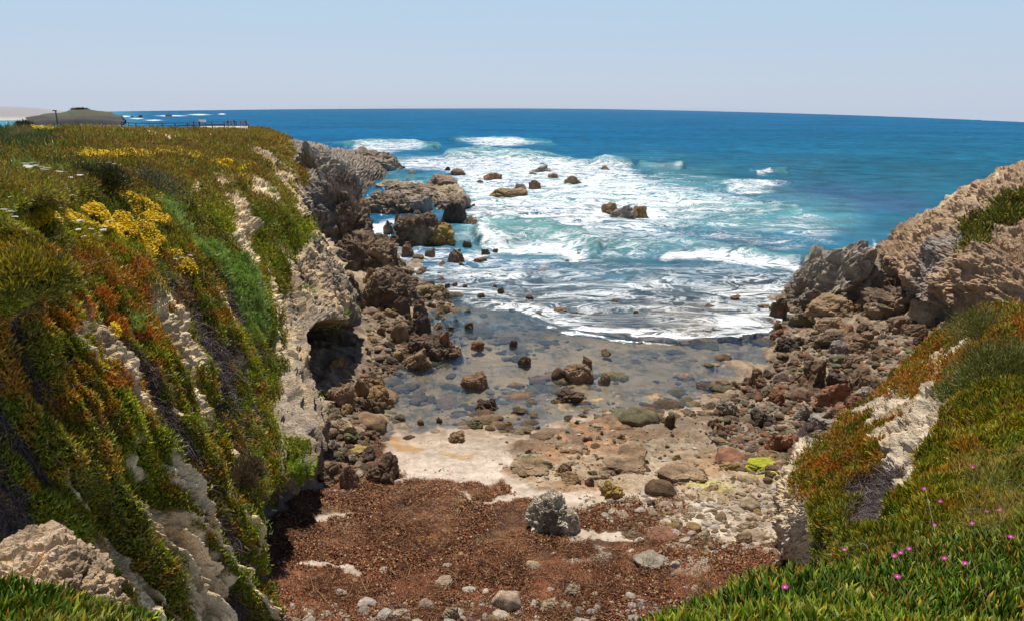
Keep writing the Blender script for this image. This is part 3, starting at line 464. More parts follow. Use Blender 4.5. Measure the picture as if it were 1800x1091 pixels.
def build_turf():
    r0 = [W(x, -5, 12.3) for x in (-9, -5, -3, 0, 2.5, 4, 6, 9, 13)]; r1 = [W(x, 0, 12.25) for x in (-7, -3.5, -2, 0, 1.8, 3, 4.6, 7, 11)]
    r2 = [R(-300,1090,4.6),R(20,1078,4.6),R(200,1130,4.2),W(-.2,1.3,12.0),R(1150,1135,3.7),R(1320,1050,4.6),R(1600,1030,5.4),R(1900,1010,6.2),R(2300,980,7.2)]
    r3 = [p + np.array([0, .5, -1.6]) for p in r2[:6]] + [R(1600, 985, 7.2), R(1900, 960, 8), R(2300, 930, 9)]
    r4 = [p + np.array([0, .7, -6]) for p in r2[:6]] + [R(1600, 975, 8.3) + np.array([0, 0, -.8]), R(1900, 950, 9.2) + np.array([0, 0, -.8]), R(2300, 920, 10) + np.array([0, 0, -.8])]
    P, pu, pv = loft([r0, r1, r2, r3, r4], [20, 60, 40, 20], [20, 26, 26, 26, 36, 50, 50, 40]); n = gnorm(P)
    if n[30, 60, 2] < 0: n = -n
    P = P + n * (.10 * fbm(P, .9, 4, 301) * ss(0, 1, pu))[..., None]; n = gnorm(P); n = n if n[30, 60, 2] > 0 else -n
    px, py = pix(P); m = fbm(P, .9, 4, 302); vc = mixc(np.zeros(P.shape) + np.array((.075, .145, .014)), (.17, .23, .022), ss(-.2, .5, m)); vc = mixc(vc, (.30, .27, .06), ss(.0, .6, fbm(P, 1.7, 4, 303)) * .55)
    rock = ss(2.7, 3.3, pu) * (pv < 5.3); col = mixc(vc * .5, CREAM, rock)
    o = mesh_np('clifftop', P.reshape(-1, 3), gridF(*P.shape[:2])[:, ::-1], M_CLIFF, col.reshape(-1, 3), smooth=False); tag(o, kind='structure')
    return dict(P=P, n=n, px=px, py=py, rock=rock, dry=0 * px, vc=vc, pv=pv, pu=pu)
TF = build_turf()

HEAD = [
 [R(2100,540,38),R(2080,450,42),R(2080,360,48),R(2080,262,54),R(2090,250,62),R(2090,260,80)],
 [R(1880,530,39),R(1850,440,42),R(1850,375,46),R(1840,290,52),R(1860,280,60),R(1870,300,78)],
 [R(1760,555,39),R(1725,470,42),R(1735,400,46),R(1750,312,54),R(1780,302,61),R(1800,330,76)],
 [R(1660,545,44),R(1640,470,48),R(1655,415,52),R(1682,350,60),R(1712,342,66),R(1730,380,78)],
 [R(1610,510,50),R(1585,465,54),R(1595,430,60),R(1618,395,66),R(1650,392,71),R(1660,410,80)],
 [R(1575,480,60),R(1552,445,66),R(1568,425,70),R(1580,408,75),R(1600,410,79),R(1615,420,84)],
 [R(1560,465,68),R(1545,440,72),R(1548,436,75),R(1555,430,78),R(1570,430,82),R(1580,430,84)]]
for k in range(7): HEAD[k][5][2] = -1.5
for k in range(6): HEAD[6][k][2] = -1.0
def build_head():
    P, pu, pv = loft(HEAD, [40, 70, 70, 60, 45, 30], [60, 60, 60, 24, 20]); n = gnorm(P)
    if n[100, 60, 1] > 0: n = -n
    px, py = pix(P); P = P + n * (rockify(P, n, .95, .28, 400) + rockify(np.stack([P[..., 0], P[..., 1], P[..., 2] * 2.2 + P[..., 0] * .8], -1), n, .55, .6, 410) - .6 * inpoly(px, py, [(1650, 500), (1720, 430), (1800, 480), (1800, 530), (1680, 545)], 14))[..., None]; n = gnorm(P)
    if n[100, 60, 1] > 0: n = -n
    veg = inpoly(px + 10 * fbm(P, .4, 4, 421), py + 10 * fbm(P, .4, 4, 422), [(1690,405),(1730,375),(1790,335),(1850,310),(1850,380),(1780,385),(1745,400),(1735,440),(1705,450)], 5)
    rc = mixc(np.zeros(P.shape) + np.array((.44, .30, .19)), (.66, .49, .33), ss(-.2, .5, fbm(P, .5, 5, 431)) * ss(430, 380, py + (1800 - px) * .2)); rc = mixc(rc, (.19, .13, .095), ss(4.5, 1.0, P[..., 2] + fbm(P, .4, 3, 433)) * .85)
    rc = mixc(rc, (.27, .255, .25), seg(px, py, [(1730, 380), (1660, 440), (1620, 520)], 26) * .8); rc = mixc(rc, (.44, .30, .19), ss(.1, .6, fbm(P, .3, 4, 435)) * .5)
    col = mixc(rc, (.12, .13, .02), veg)
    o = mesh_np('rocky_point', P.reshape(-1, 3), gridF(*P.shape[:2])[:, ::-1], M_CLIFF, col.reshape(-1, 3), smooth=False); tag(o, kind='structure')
    return dict(P=P, n=n, px=px, py=py, rock=1 - veg, dry=0 * px, vc=np.zeros(P.shape) + np.array((.14, .15, .02)), pv=pv, pu=pu)
HF = build_head()
# ------------------------------------------------------------------ vegetation
def _frame(d):
    a = np.where(np.abs(d[:, 2:3]) < .9, np.array([[0, 0, 1.]]), np.array([[1., 0, 0]])); u = np.cross(d, a); u /= np.linalg.norm(u, axis=1, keepdims=True); return u, np.cross(d, u)
def spikes(B, D, Ln, Wd, C, mid=False, bend=0.0):
    """three-sided pointed leaves at B along D; with mid a plump seven-vertex leaf"""
    n = len(B); D = D / np.linalg.norm(D, axis=1, keepdims=True); u, v = _frame(D); th = rng.uniform(0, 6.28, n)[:, None]; u, v = u * np.cos(th) + v * np.sin(th), v * np.cos(th) - u * np.sin(th)
    Ln = np.broadcast_to(Ln, (n,))[:, None]; Wd = np.broadcast_to(Wd, (n,))[:, None]; k = [(1, 0), (-.5, .866), (-.5, -.866)]
    if not mid:
        V = np.stack([B + (u * a + v * b) * Wd for a, b in k] + [B + D * Ln], 1); T = np.array([[0, 1, 3], [1, 2, 3], [2, 0, 3]])
    else:
        m = B + D * Ln * .5 + u * Ln * bend * .5; V = np.stack([B + (u * a + v * b) * Wd * .7 for a, b in k] + [m + (u * a + v * b) * Wd for a, b in k] + [B + D * Ln + u * Ln * bend * 1.6], 1)
        T = []
        for i in range(3):
            j = (i + 1) % 3; T += [[i, j, 3 + j], [i, 3 + j, 3 + i], [3 + i, 3 + j, 6]]
        T = np.array(T)
    nv = V.shape[1]; Fc = (np.arange(n)[:, None, None] * nv + T[None]).reshape(-1, 3)
    Cv = np.repeat(C[:, None], nv, 1); Cv[:, :3] *= .75; Cv[:, -1] = np.clip(Cv[:, -1] * 1.5 + np.array([.07, .05, 0]), 0, .9); 
    return V.reshape(-1, 3), Fc, Cv.reshape(-1, 3)
def strands(B, D, Ln, Wd, C, droop=.6, nseg=3):
    """thin curved ribbons"""
    n = len(B); D = D / np.linalg.norm(D, axis=1, keepdims=True); u, v = _frame(D); th = rng.uniform(0, 6.28, n)[:, None]; u = u * np.cos(th) + v * np.sin(th)
    side = rng.normal(size=(n, 3)); side[:, 2] -= droop; vs = []
    for k in range(nseg + 1):
        t = k / nseg; c = B + D * Ln[:, None] * t + side * (Ln[:, None] * .45 * t * t); w = u * Wd[:, None] * (1 - .7 * t); vs += [c - w, c + w]
    V = np.stack(vs, 1); T = np.array([[2 * k, 2 * k + 1, 2 * k + 3, 2 * k + 2] for k in range(nseg)]); Fc = (np.arange(n)[:, None, None] * V.shape[1] + T[None]).reshape(-1, 4)
    return V.reshape(-1, 3), Fc, np.repeat(C[:, None], V.shape[1], 1).reshape(-1, 3)
def sample(S, dens, n):
    """n random points on a terrain sheet, weighted by density and by nearness"""
    P = S['P']; a = P[1:, :-1] - P[:-1, :-1]; b = P[:-1, 1:] - P[:-1, :-1]; A = np.linalg.norm(np.cross(a, b), axis=-1)
    r = np.linalg.norm(P - C0, axis=-1)[:-1, :-1]; px, py = S['px'][:-1, :-1], S['py'][:-1, :-1]; mg = 700 if S is globals().get('TF') or S is globals().get('BF') else 0; infr = (px > -260 - mg * .3) & (px < 2060 + mg) & (py < 1250 + mg * .6) & (((P - C0) @ fwd)[:-1, :-1] > .3)
    vd = (C0 - P[:-1, :-1]) / r[..., None]; w = A * dens[:-1, :-1] / np.maximum(r, 2) ** 2 * infr * (.22 + np.abs((vd * S['n'][:-1, :-1]).sum(-1))); w = w.ravel(); c = np.cumsum(w); k = np.searchsorted(c, rng.random(n) * c[-1]); i, j = np.divmod(k, w.size // (P.shape[0] - 1))
    s, t = rng.random((n, 1)), rng.random((n, 1)); Q = P[i, j] * (1 - s) * (1 - t) + P[i + 1, j] * s * (1 - t) + P[i, j + 1] * (1 - s) * t + P[i + 1, j + 1] * s * t
    return Q, S['n'][i, j], i, j
def leafy(S, dens, n, name, size=.10, mid=False, lift=.16, cf=None, kr=.0042, dark=.25, wr=.20, label=None, spread=.75):
    Q, nn, i, j = sample(S, dens, n); r = np.linalg.norm(Q - C0, axis=1); c = S['vc'][i, j].copy()
    if cf is not None: c = cf(Q, c, i, j)
    cl = fbm(Q, 2.2, 2, 501); sz = np.maximum(size, kr * r) * rng.uniform(.6, 1.35, n)
    D = nn * .85 + np.array([.1, .05, .55]) + rng.normal(size=(n, 3)) * spread * .5; h = lift * rng.random(n) ** 1.0 * (1 + .8 * cl) * np.clip(r / 16, .5, 3)
    B = Q + nn * np.clip(h - .03, -.02, 2)[:, None]
    c = c * rng.uniform(.55, 1.5, n)[:, None]; m = rng.random(n) < .10; c[m] = c[m] * .5 + np.array(ORANGE) * .5; m = rng.random(n) < .05; c[m] = np.array(LIME)
    c = np.clip(c * 1.2, 0, .9); V, Fc, Cv = spikes(B, D, sz, sz * wr, c, mid, .12); o = mesh_np(name, V, Fc, M_LEAF, np.clip(Cv, 0, 1), smooth=False); tag(o, kind='stuff')
    return o
# left slope
LP = (1 - np.clip(LF['rock'] * 1.25, 0, 1)) * (1 - LF['path']) * (1 - LF['dune'])
inset = (LF['pu'] < 9.6) * 1.0
leafy(LF, LP * inset * (1 - .72 * LF['dry']) * (LF['pv'] < 6.85), 400000, 'ice_plant_slope', size=.085, kr=.0034, lift=.12)
# green fennel running down the shoulder, reeds on the dune
FEN = [(285,345),(325,395),(385,447),(432,495),(446,545),(455,590)]
FEN2 = [(462,620),(476,690),(484,760)]
fw = seg(LF['px'], LF['py'], FEN, 19) * (LF['pv'] < 6.9); fw = ss(.2, .7, fw + .3 * fbm(LF['P'], 1., 3, 511)) * (LF['pu'] > 2) * (LF['pu'] < 7)
Q, nn, i, j = sample(LF, fw, 40000); r = np.linalg.norm(Q - C0, axis=1); cc = mixc(np.zeros(Q.shape) + np.array(FENNEL), (.50, .66, .22), rng.random(len(Q)) ** 1.2); cc = cc * rng.uniform(.6, 1.3, len(Q))[:, None]
V, Fc, Cv = spikes(Q + nn * (.28 * rng.random((len(Q), 1)) * (1 + fbm(Q, 1.6, 2, 512)[:, None])), nn * .6 + np.array([0, 0, .7]) + rng.normal(size=Q.shape) * .5, .0055 * r * rng.uniform(.6, 1.5, len(Q)), .0006 * r, cc)
tag(mesh_np('fennel', V, Fc, M_LEAF, Cv, smooth=False), kind='stuff')
Q, nn, i, j = sample(LF, LF['dune'] * (LF['pv'] < 3), 14000); r = np.linalg.norm(Q - C0, axis=1); cc = mixc(np.zeros(Q.shape) + np.array((.10, .17, .05)), (.34, .30, .14), (rng.random(len(Q)) < .18) * 1. + inpoly(*pix(Q), [(40, 215), (70, 222), (60, 240), (10, 250)], 5) * .8)
V, Fc, Cv = spikes(Q, np.array([0, 0, 1.]) + rng.normal(size=Q.shape) * .3, .40 * rng.uniform(.5, 1.4, len(Q)), .03, np.clip(cc, 0, 1) * rng.uniform(.6, 1.3, len(Q))[:, None]); tag(mesh_np('dune_grass', V, Fc, M_LEAF, Cv, smooth=False), kind='stuff')
# dead stems
def stems(S, dens, n, name, Lr=.17, Wr=.0055):
    Q, nn, i, j = sample(S, dens, n); r = np.linalg.norm(Q - C0, axis=1); c = mixc(np.zeros(Q.shape) + np.array((.10, .078, .085)), (.26, .20, .17), rng.random(n) ** 3) * rng.uniform(.5, 1.4, n)[:, None]
    V, Fc, Cv = strands(Q + nn * rng.random((n, 1)) * .12, nn * .35 + rng.normal(size=Q.shape) * .7 - np.array([0, 0, .5]), Lr * rng.uniform(.5, 1.4, n) * np.clip(r / 15, .6, 2), np.maximum(Wr, .00042 * r), c)
    tag(mesh_np(name, V, Fc, M_DRY, Cv, smooth=False), kind='stuff')
stems(LF, LF['dry'] * (LF['pu'] < 7) + .02 * LP * (LF['pu'] < 7), 75000, 'dead_stems')
stems(BF, BF['dry'] + .02 * (1 - BF['rock']), 15000, 'dead_stems')
# right bluff and the turf by the camera
leafy(BF, (1 - np.clip(BF['rock'] * 1.2, 0, 1)) * (1 - .9 * BF['dry']), 250000, 'ice_plant_bluff', size=.09, kr=.0038, lift=.12)
leafy(TF, (TF['rock'] < .3) * ((TF['pu'] < 2.75) | (TF['pv'] > 5.4)) * 1., 150000, 'ice_plant_turf', size=.082, kr=0, mid=True, lift=.13, wr=.105, spread=.95)
hv = 1 - HF['rock']; leafy(HF, hv, 9000, 'ice_plant_point', size=.12, kr=.0045)
# flowers
YP = [[(165,335),(200,338),(262,360),(300,395),(297,408),(250,385),(200,362),(172,345)], [(30,382),(80,377),(120,385),(165,378),(240,398),(312,430),(308,440),(290,430),(285,464),(262,452),(230,440),(190,432),(150,408),(60,394)]]
YL = [[(140,276),(200,279),(240,277),(310,270),(348,279)], [(370,283),(400,294),(440,300)], [(300,438),(318,452)], [(330,470),(345,482)], [(425,308),(435,316)], [(60,224),(90,226)],[(160,227),(230,230)], [(180, 590), (185, 600)]]
yw = sum(ss(.35, .75, inpoly(LF['wx'], LF['wy'], p, 6) * (.55 + .5 * fbm(LF['P'], 2.2, 3, 521))) for p in YP) + sum(.75 * seg(LF['wx'], LF['wy'], l, 5) for l in YL)
Q, nn, i, j = sample(LF, yw * (LF['pv'] < 5), 34000); r = np.linalg.norm(Q - C0, axis=1); n = len(Q)
def discs(B, Nn, rad, C, k=5, cup=.25):
    u, v = _frame(Nn); a = np.arange(k) / k * 6.2832; V = [B]
    for t in a: V.append(B + (u * math.cos(t) + v * math.sin(t)) * rad[:, None] + Nn * (rad * cup)[:, None])
    V = np.stack(V, 1); T = np.array([[0, 1 + q, 1 + (q + 1) % k] for q in range(k)]); Fc = (np.arange(len(B))[:, None, None] * (k + 1) + T[None]).reshape(-1, 3); return V.reshape(-1, 3), Fc, np.repeat(C[:, None], k + 1, 1).reshape(-1, 3)
nd = nn * .4 + np.array([0, 0, .6]) + rng.normal(size=Q.shape) * .35; nd /= np.linalg.norm(nd, axis=1, keepdims=True)
V, Fc, Cv = discs(Q + nn * .10 + np.array([0, 0, .16]) * rng.uniform(.5, 1.2, (n, 1)), nd, np.maximum(.02, .0011 * r) * rng.uniform(.7, 1.3, n), np.array(YELLOW) * rng.uniform(.75, 1.1, (n, 1)))
tag(mesh_np('yellow_flowers', V, Fc, M_PETAL, Cv, smooth=False), kind='stuff')
# one white flower head, then copies
def head_mesh(k=13, rad=.05):
    B = []; 
    for q in range(k):
        a = q * 2.4; rr = rad * math.sqrt(q / k); B.append((rr * math.cos(a), rr * math.sin(a), .30 - rr * rr * 3))
    B = np.array(B); V1, F1, C1 = discs(B, np.tile([[0, 0, 1.]], (k, 1)), np.full(k, .015), np.full((k, 3), .80)); V2, F2, C2 = spikes(np.zeros((1, 3)), np.array([[0, 0, 1.]]), .30, .008, np.array([[.12, .2, .05]]))
    return np.concatenate([V1, V2]), np.concatenate([F1, F2 + len(V1)]), np.concatenate([C1, C2])
WHM = mesh_np('white_flower', *[head_mesh()[0], head_mesh()[1]], M_PETAL, head_mesh()[2], smooth=False, link=False)
def surf_hit(px, py, SS):
    best = None
    for S in SS:
        d = (S['px'] - px) ** 2 + (S['py'] - py) ** 2 + ((S['P'] - C0) @ fwd < .3) * 1e6; m = d < max(9., float(d.min()) * 1.5)
        if d.min() > 900: continue
        rr = np.where(m, np.linalg.norm(S['P'] - C0, axis=-1), 1e9); k = np.unravel_index(rr.argmin(), rr.shape)
        if best is None or rr[k] < best[2]: best = (S['P'][k], S['n'][k], rr[k])
    return best
WF = [(45,412),(5,405),(18,408),(60,400),(68,413),(82,405),(92,411),(88,415),(97,420),(65,431),(87,436),(72,418),(84,423),(100,427),(86,429),(104,405),(118,411),(100,418),(128,412),(137,416),(140,427),(152,429),(160,414),(165,431),(172,424),(178,420),(182,430),(185,434),(153,438),(138,419),(110,407),(123,417),(146,422),(133,429),(106,431),(55,407),(16,400),(3,398),(22,413),(105,368),(112,372),(120,371),(107,363),(121,377),(189,359),(200,367),(203,371),(215,374),(220,383),(227,390),(234,391),(45,312),(60,316),(72,315),(85,321),(103,325),(130,325),(140,328),(145,331),(52,318),(75,329),(110,325),(65,308),(286,421),(296,427),(322,457),(327,463),(333,466),(340,474),(196,302),(205,303),(175,300),(190,427),(186,440),(285,437),(70,320),(143,30)]
for (x, y) in WF[:-1]:
    h = surf_hit(x, y, [LF])
    if h is None: continue
    o = bpy.data.objects.new('white_flower', WHM); COL.objects.link(o); o.location = Vector(h[0]) + Vector((0, 0, -.02)); o.rotation_euler = (rng.normal() * .12, rng.normal() * .12, rng.uniform(0, 6)); s = rng.uniform(.8, 1.3) * (1.25 if h[2] > 20 else 1); o.scale = (s * 1.15, s * 1.15, s)
    tag(o, 'small flat white flower head ' + ('on the flat heath beyond the upper yellow patch' if y < 345 else 'between the two yellow patches' if y < 395 else 'at the outer end of the slope below the yellow blooms' if x > 250 else 'low in the green below the lower yellow patch' if y > 425 else 'beside the gorse, left of the lower yellow patch'.replace(', left of', ' before') if x < 60 else 'amid the lower yellow patch' if x > 125 else 'in the green strip under the lower yellow patch'), 'flower', 'white flower heads scattered over the slope')
# pink ice plant flowers
def pink_meshes():
    k = 26; a = np.arange(k) / k * 6.283; V = []; Fc = []
    for t in a:
        c, s = math.cos(t), math.sin(t); b = len(V); V += [(.006 * c, .006 * s, .010), (.022 * c - .0028 * s, .022 * s + .0028 * c, .016), (.034 * c, .034 * s, .019), (.022 * c + .0028 * s, .022 * s - .0028 * c, .016)]; Fc.append((b, b + 1, b + 2, b + 3))
    m1 = mesh_np('pink_flower', np.array(V), np.array(Fc), M_PETAL, np.tile([[.62, .03, .42]], (len(V), 1)), smooth=False, link=False)
    V, F2, C = discs(np.array([[0, 0, .016]]), np.array([[0, 0, 1.]]), np.array([.009]), np.array([[.75, .55, .2]]), 9, -.35); m2 = mesh_np('flower_centre', V, F2, M_PETAL, C, link=False)
    return m1, m2
pm1, pm2 = pink_meshes()
PF = [(1633,854,'beside the pale rock, highest of the pink ones'),(1725,864,'high on the turf above a close pair'),(1654,898,'upper bloom of two close together below the pale rock'),(1660,907,'lower bloom of two close together below the pale rock'),(1727,913,'above another large bloom near the dry grass'),(1725,926,'large bloom just under another beside the dry grass'),(1783,920,'alone beside the picture edge, above another by the edge'),
      (1656,954,'pale bloom alone in the middle of the turf'),(1789,983,'low bloom alone close to the picture edge'),(1500,984,'small dark bloom at the brink beside dead stems'),(1604,1001,'alone just above a touching pair'),(1585,1012,'larger bloom of a touching pair'),(1577,1015,'smaller bloom of a touching pair'),(1678,1022,'small bloom in the low turf above a reddish bud'),(1707,1035,'bloom over reddish dry leaves in the low turf'),(1582,1062,'low small bloom among long leaves'),(1389,1086,'lowest bloom at the bottom edge of the picture')]
for x, y, lb in PF:
    h = surf_hit(x, y, [BF, TF])
    if h is None: continue
    o = bpy.data.objects.new('pink_flower', pm1); COL.objects.link(o); v = C0 - h[0]; v /= np.linalg.norm(v); p = h[0] + h[1] * .17 + v * .05; o.location = p; dd = Vector(h[1] * .6 + v * .7 + np.array([0, 0, .4])); o.rotation_euler = dd.to_track_quat('Z', 'Y').to_euler(); s = .72 * max(.9, h[2] / 9.5); o.scale = (s, s, s)
    c = bpy.data.objects.new('flower_centre', pm2); COL.objects.link(c); c.parent = o
    tag(o, 'magenta flower, ' + lb, 'flower', 'magenta flowers in the ice plant')
# shrubs
def shrub(px, py, SS, rad, ht, n, col, tipcol, tipf, label, leaf=.09, name='shrub', wr=.16, lump=.35):
    h = surf_hit(px, py, SS); base = h[0]; e = bpy.data.objects.new(name, None); COL.objects.link(e); e.location = base; tag(e, label, 'shrub')
    k = 34; cs = rng.normal(size=(k, 3)); cs /= np.linalg.norm(cs, axis=1, keepdims=True); cs[:, 2] = np.abs(cs[:, 2]); cs *= rng.uniform(.35, .95, (k, 1)) * np.array([rad, rad, ht]); ci = rng.integers(0, k, n)
    off = rng.normal(size=(n, 3)); off /= np.linalg.norm(off, axis=1, keepdims=True); B = cs[ci] + off * (lump * rad * rng.random((n, 1)) ** .5); D = off * .8 + np.array([0, 0, .7]) + cs[ci] / rad * .4
    c = np.array(col) * rng.uniform(.5, 1.5, (n, 1)) * rng.uniform(.7, 1.25, k)[ci][:, None]; m = (rng.random(n) < tipf) & (B[:, 2] > ht * .2); c[m] = np.array(tipcol) * rng.uniform(.6, 1.2, (m.sum(), 1))
    V, Fc, Cv = spikes(B, D, leaf * rng.uniform(.5, 1.4, n), leaf * wr, c); mesh_np('foliage', V, Fc, M_LEAF, Cv, smooth=False, parent=e)
    V, Fc, Cv = strands(np.zeros((40, 3)), cs[rng.integers(0, k, 40)] + np.array([0, 0, .2]), rng.uniform(.5, 1, 40) * rad, np.full(40, .012), np.tile([[.12, .09, .07]], (40, 1)), .1); mesh_np('stems', V, Fc, M_DRY, Cv, smooth=False, parent=e)
    return e
shrub(25, 500, [LF], .75, .5, 7000, (.28, .26, .04), (.75, .52, .03), .35, 'olive gorse bush with yellow tips on the heath above the orange ice plant', .09)
shrub(78, 525, [LF], .5, .28, 3000, (.25, .25, .04), (.7, .46, .03), .25, 'low spreading gorse patch with few yellow tips below the larger yellow gorse bush', .09)
shrub(268, 335, [LF], 1.2, .6, 4500, (.27, .26, .15), (.26, .24, .15), .3, 'rounded grey green bush on the shoulder of the slope above the yellow flowers', .13)
shrub(180, 320, [LF], 1.0, .5, 3500, (.10, .11, .04), (.2, .18, .1), .2, 'dark grey green cushion bush on the flat heath', .12)
shrub(47, 216, [LF], .8, .45, 1500, (.12, .13, .07), (.1, .1, .05), .2, 'small dark bush standing on the dune against the sea', .3)
shrub(1725, 590, [BF], 1.25, .75, 9000, (.26, .27, .08), (.42, .39, .15), .35, 'olive bush on the bluff above the pale rock rib', .13, wr=.09)
shrub(1770, 672, [BF], 1.15, .6, 10000, (.23, .26, .07), (.42, .40, .14), .35, 'large grey green bush half way up the bluff by the picture edge', .12, wr=.08)
shrub(1700, 690, [BF], .8, .4, 6000, (.22, .26, .07), (.38, .38, .12), .3, 'smaller grey green bush just below the large bush on the bluff', .12, wr=.08)
shrub(1568, 642, [BF], .5, .4, 2500, (.22, .24, .06), (.3, .3, .1), .3, 'pale yellow green tuft at the foot of the bluff beside the dark blocks', .11, wr=.1)
shrub(470, 905, [LF], .55, .5, 4000, (.06, .11, .02), (.12, .18, .03), .3, 'dark green bush hanging at the foot of the slope above the shaded overhang', .09)
shrub(425, 850, [LF], .55, .6, 3500, (.15, .12, .07), (.24, .18, .11), .5, 'brown dried bush near the foot of the overgrown slope', .12, wr=.07)
# long dry grass blades
def blades(S, dens, n, name, L0):
    Q, nn, i, j = sample(S, dens, n); V, Fc, Cv = strands(Q, nn * .4 + np.array([0, 0, 1.]) + rng.normal(size=Q.shape) * .35, L0 * rng.uniform(.5, 1.3, n), np.full(n, .0028), mixc(np.zeros(Q.shape) + np.array((.36, .32, .13)), (.22, .30, .06), rng.random(n)), .5, 4)
    tag(mesh_np(name, V, Fc, M_LEAF, Cv, smooth=False), kind='stuff')
blades(BF, inpoly(BF['px'], BF['py'], [(1700,860),(1820,820),(1820,960),(1700,960)], 12) * 1. + .02, 1300, 'dry_grass', .38)
blades(TF, (TF['pu'] > 1) * (TF['pu'] < 2.6) * 1., 260, 'dry_grass', .34)

# bright moss on the cliff foot
Q, nn, i, j = sample(LF, (LF['moss'] > .4) * 1., 9000); r = np.linalg.norm(Q - C0, axis=1); c = mixc(np.zeros(Q.shape) + np.array((.30, .33, .03)), (.46, .58, .05), ss(795, 815, pix(Q)[1])) * rng.uniform(.6, 1.2, (len(Q), 1))
V, Fc, Cv = spikes(Q, nn + rng.normal(size=Q.shape) * .5, .035, .016, c); tag(mesh_np('moss', V, Fc, M_LEAF, Cv, smooth=False), kind='stuff')

# ------------------------------------------------------------------ rocks
import bmesh
def ico(sub):
    bm = bmesh.new(); bmesh.ops.create_icosphere(bm, subdivisions=sub, radius=1); V = np.array([v.co[:] for v in bm.verts]); Fc = np.array([[v.index for v in f.verts] for f in bm.faces]); bm.free(); return V, Fc
ICO = {s: ico(s) for s in (3, 4, 5, 6, 7)}
def rock_shape(seed, sub, kind):
    V, Fc = ICO[sub]; g = np.random.default_rng(seed); k = {'block': 11, 'jag': 16, 'round': 26, 'slab': 10}[kind]
    nn = g.normal(size=(k, 3)); nn /= np.linalg.norm(nn, axis=1, keepdims=True); lo = {'block': .62, 'jag': .5, 'round': .85, 'slab': .6}[kind]; h = g.uniform(lo, 1, k)
    if kind == 'slab': nn[0] = (g.normal() * .1, g.normal() * .1, 1); nn[0] /= np.linalg.norm(nn[0]); h[0] = .55
    dp = V @ nn.T; rr = np.where(dp > .05, h / np.maximum(dp, .05), 9).min(1); rr = np.minimum(rr, 1.12); rr = rr ** .8; P = V * rr[:, None]; P[:, 2] = np.sign(P[:, 2]) * np.abs(P[:, 2]) ** .8; S = P + seed * 3.7
    if kind == 'round': P = P + V * (.10 * fbm(S, .9, 3, 1) + .02 * fbm(S, 5, 3, 2))[:, None]
    else:
        f1, f2, idv = worley(S * np.array([1, 1, 1.5]), 1.6, 3); a = .30 if kind == 'jag' else .18
        P = P + V * (a * fbm(S, 1.4, 5, 4) + a * .8 * (idv - .5) * ss(0, .25, f2 - f1) - a * .45 * (1 - ss(0, .14, f2 - f1)) + .05 * fbm(S, 6, 4, 5, ridge=True))[:, None]
    P /= np.abs(P[:, :2]).max(); P[:, 2] /= P[:, 2].max(); P[:, 2] = np.maximum(P[:, 2], -.45)
    return P, Fc
def unit_rock(name, seed, sub, kind): 
    P, Fc = rock_shape(seed, sub, kind); return mesh_np(name, P, Fc, M_ROCK, smooth=(kind == 'round'), link=False)
LIB = {k: [unit_rock(nm, 100 + 10 * q + i, sb, k) for i in range(nv)] for q, (k, nm, sb, nv) in enumerate([('block', 'boulder', 5, 10), ('jag', 'boulder', 5, 9), ('round', 'cobble', 4, 10), ('slab', 'rock_slab', 5, 5)])}
for ms in LIB.values():
    for m_ in ms:
        if m_.name.startswith('boulder') or m_.name.startswith('rock'): pass
RK = {'d': (.15, .098, .062), 'b': (.27, .178, .108), 'o': (.33, .22, .10), 'g': (.30, .25, .20), 'p': (.56, .49, .41), 'r': (.27, .13, .075), 'c': (.46, .35, .24), 'y': (.36, .25, .08), 'k': (.10, .072, .055), 'v': (.17, .15, .085)}
def put(kind, name, pos, sx, sy, sz, colr, label, cat, group=None, yaw=None, mesh=None, tilt=.15):
    me = mesh or LIB[kind][rng.integers(len(LIB[kind]))]; o = bpy.data.objects.new(name, me); COL.objects.link(o); o.location = pos; o.scale = (sx, sy, sz); o.rotation_euler = (rng.normal() * tilt, rng.normal() * tilt, rng.uniform(0, 6.28) if yaw is None else yaw)
    c = np.array(RK[colr] if isinstance(colr, str) else colr) * rng.uniform(.85, 1.15) * np.array([1, rng.uniform(.95, 1.03), rng.uniform(.9, 1.06)]); o.color = (*np.clip(c, 0, 1), 1); return tag(o, label, cat, group)
def dims(px, pyb, w, h, dr, z=None):
    p = ground_hit(px, pyb) if z is None else Zp(px, pyb, z)
    s = float((p - C0) @ fwd) / F; W_ = w * s; D_ = W_ * dr; dep = math.atan2(CAMZ - p[2], math.hypot(p[0], p[1])); H_ = max((h * s - D_ * math.sin(dep) * .75) / math.cos(dep), .28 * h * s, .12 * W_)
    H_ = min(H_, (.55 if w < 22 else .95) * W_)
    d = p - C0; d[2] = 0; d /= np.linalg.norm(d); return p + d * D_ * .45, W_, D_, H_
def rock(px, pyb, w, h, kind='block', c='b', label=None, group=None, cat='rock', dr=.8, z=None, name=None):
    z = max(z, -.1) if z is not None else None
    p0 = ground_hit(px, pyb)
    if z is None and p0[2] < 0: z = 0.0
    p, W_, D_, H_ = dims(px, pyb, w, h, dr, z); az = math.atan2(p[0], p[1]); sink = .15 * H_; yaw = -az + rng.normal() * .25 + (math.pi if rng.random() < .5 else 0)
    nm = name or ('sea_rock' if z is not None else {'block': 'boulder', 'jag': 'boulder', 'round': 'cobble', 'slab': 'rock_slab'}[kind] if w > 30 else 'rock')
    return put(kind, nm, p + np.array([0, 0, -sink]), W_ / 2, D_ / 2, H_ + sink, c, label, cat, group, yaw, tilt=.07)
G1 = 'rocks standing in the surf'; G2 = 'rocks in the shallow water'; G3 = 'boulders piled below the cliff'; G4 = 'boulders below the rocky point'; G5 = 'stones lying on the beach'; G6 = 'outer reef rocks'
